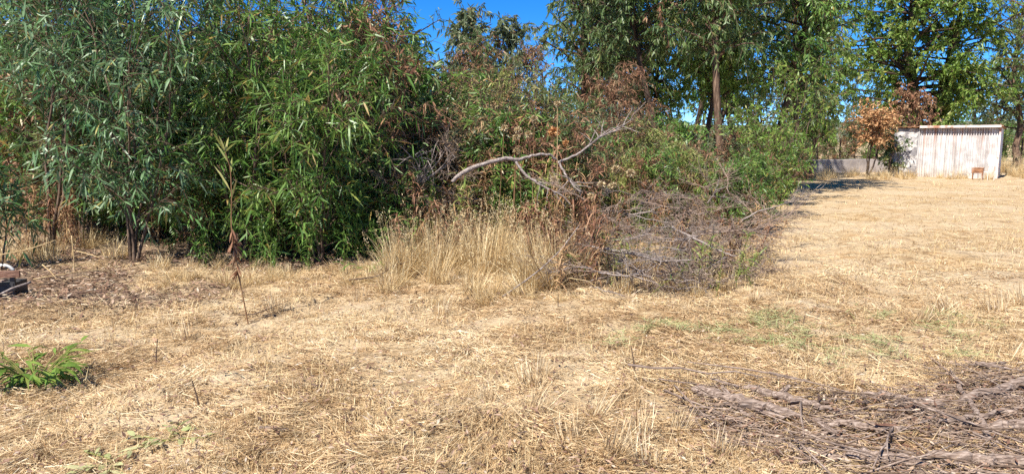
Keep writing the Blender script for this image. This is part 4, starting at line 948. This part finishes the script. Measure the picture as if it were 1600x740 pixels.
# field stubble further off
n = 36000; x, y = frustum_xy(n, 10.5, 34.0, 1.2, rr, 3.0)
k = (vnoise(x, y, 1.6, 22) * .6 + vnoise(x, y, .5, 23) * .4 > .5); x, y = x[k], y[k]; n = len(x)
a = rr.uniform(0, 6.28, n); t = np.abs(rr.normal(1.0, .35, n))
D = np.stack([np.cos(a) * np.sin(t), np.sin(a) * np.sin(t), np.cos(t)], -1); S = np.stack([-np.sin(a), np.cos(a), 0 * a], -1)
b = Buf().add(*blades(np.stack([x, y, gz(x, y)], -1), D, S, rr.uniform(.06, .2, n), (.004 + .0005 * y), .3, np.clip(.25 + .6 * vnoise(x, y, 1.1, 24) + rr.normal(.0, .15, n), 0, 1), 1))
ob('field_stubble', b.mesh('field_stubble', M['golden']), None, label='sparse short dry stubble on the open field', cat='stubble', kind='stuff')
# greenish cut grass patch
n = 16000; x = rr.uniform(.6, 4.2, n); y = rr.uniform(4.9, 7.2, n)
k = rr.random(n) < green_mask(x, y) * .85 * (vnoise(x, y, .16, 30) > .5); x, y = x[k], y[k]; n = len(x)
th = rr.uniform(0, 6.28, n); pit = np.abs(rr.normal(.3, .3, n))
D = np.stack([np.cos(th) * np.cos(pit), np.sin(th) * np.cos(pit), np.sin(pit)], -1); S = np.stack([-np.sin(th), np.cos(th), rr.normal(0, .6, n)], -1)
b = Buf().add(*blades(np.stack([x, y, gz(x, y) + .03 + .035 * rr.random(n)], -1), D, S, rr.uniform(.06, .17, n), .005, .25, rr.random(n), 2))
ob('cut_green_grass', b.mesh('cut_green_grass', M['cut_green']), None, label='patch of faded green cut grass on the straw at right', cat='grass', kind='stuff')
# fallen leaves: thick in the litter patch, sparse elsewhere
def litter_obj(name, label, x, y, L, W, mat, dz=.01, v=None, seed=1):
    q = np.random.default_rng(seed); n = len(x); a = q.uniform(0, 6.28, n)
    D = np.stack([np.cos(a), np.sin(a), q.normal(0, .25, n)], -1)
    b = Buf().add(*leaves(np.stack([x, y, gz(x, y) + dz + .03 * q.random(n)], -1), D, np.array([0, 0, 1.]) + rvec(n, q) * .5, L * q.uniform(.6, 1.3, n), W * q.uniform(.7, 1.3, n), q.uniform(-.2, .2, n), q.random(n) if v is None else v, 4))
    return ob(name, b.mesh(name, M[mat]), None, label=label, cat='leaves', kind='stuff')
n = 16000; x = rr.uniform(-8, -2, n); y = rr.uniform(5.4, 10.5, n); k = rr.random(n) < litter_mask(x, y) * .8 + .04
litter_obj('leaf_litter', 'reddish-brown and grey leaf litter under the left saplings', x[k], y[k], .085, .022, 'litter', seed=2)
n = 9000; x, y = frustum_xy(n, 2.7, 12, 1.0, rr)
litter_obj('scattered_leaves', 'small brown leaves scattered over the straw', x, y, .045, .014, 'litter', .035, seed=3)
p_ = dsample(9000, rr); litter_obj('bark_chips', 'grey-brown bark chips and leaf scraps covering the debris patch', p_[:, 0], p_[:, 1], .06, .014, 'litter', .0, seed=4)
p_ = dsample(6000, rr); x, y = p_[:, 0], p_[:, 1]; n = len(x)
th = rr.normal(-.1, .6, n) + math.pi * (rr.random(n) < .5); D = np.stack([np.cos(th), np.sin(th), rr.normal(0, .12, n)], -1)
P = curve_pts(np.stack([x, y, gz(x, y) + .05 * rr.random(n)], -1), unit(D), rr.uniform(.06, .26, n), 3, 0, 0, .05, rr)
b = Buf().add(*tubes(P, np.outer(rr.uniform(.0012, .0035, n), [1, .9, .6]), 3))
ob('twig_litter', b.mesh('twig_litter', M['grey_wood']), None, label='fine grey twigs covering the debris patch', cat='twigs', kind='stuff')
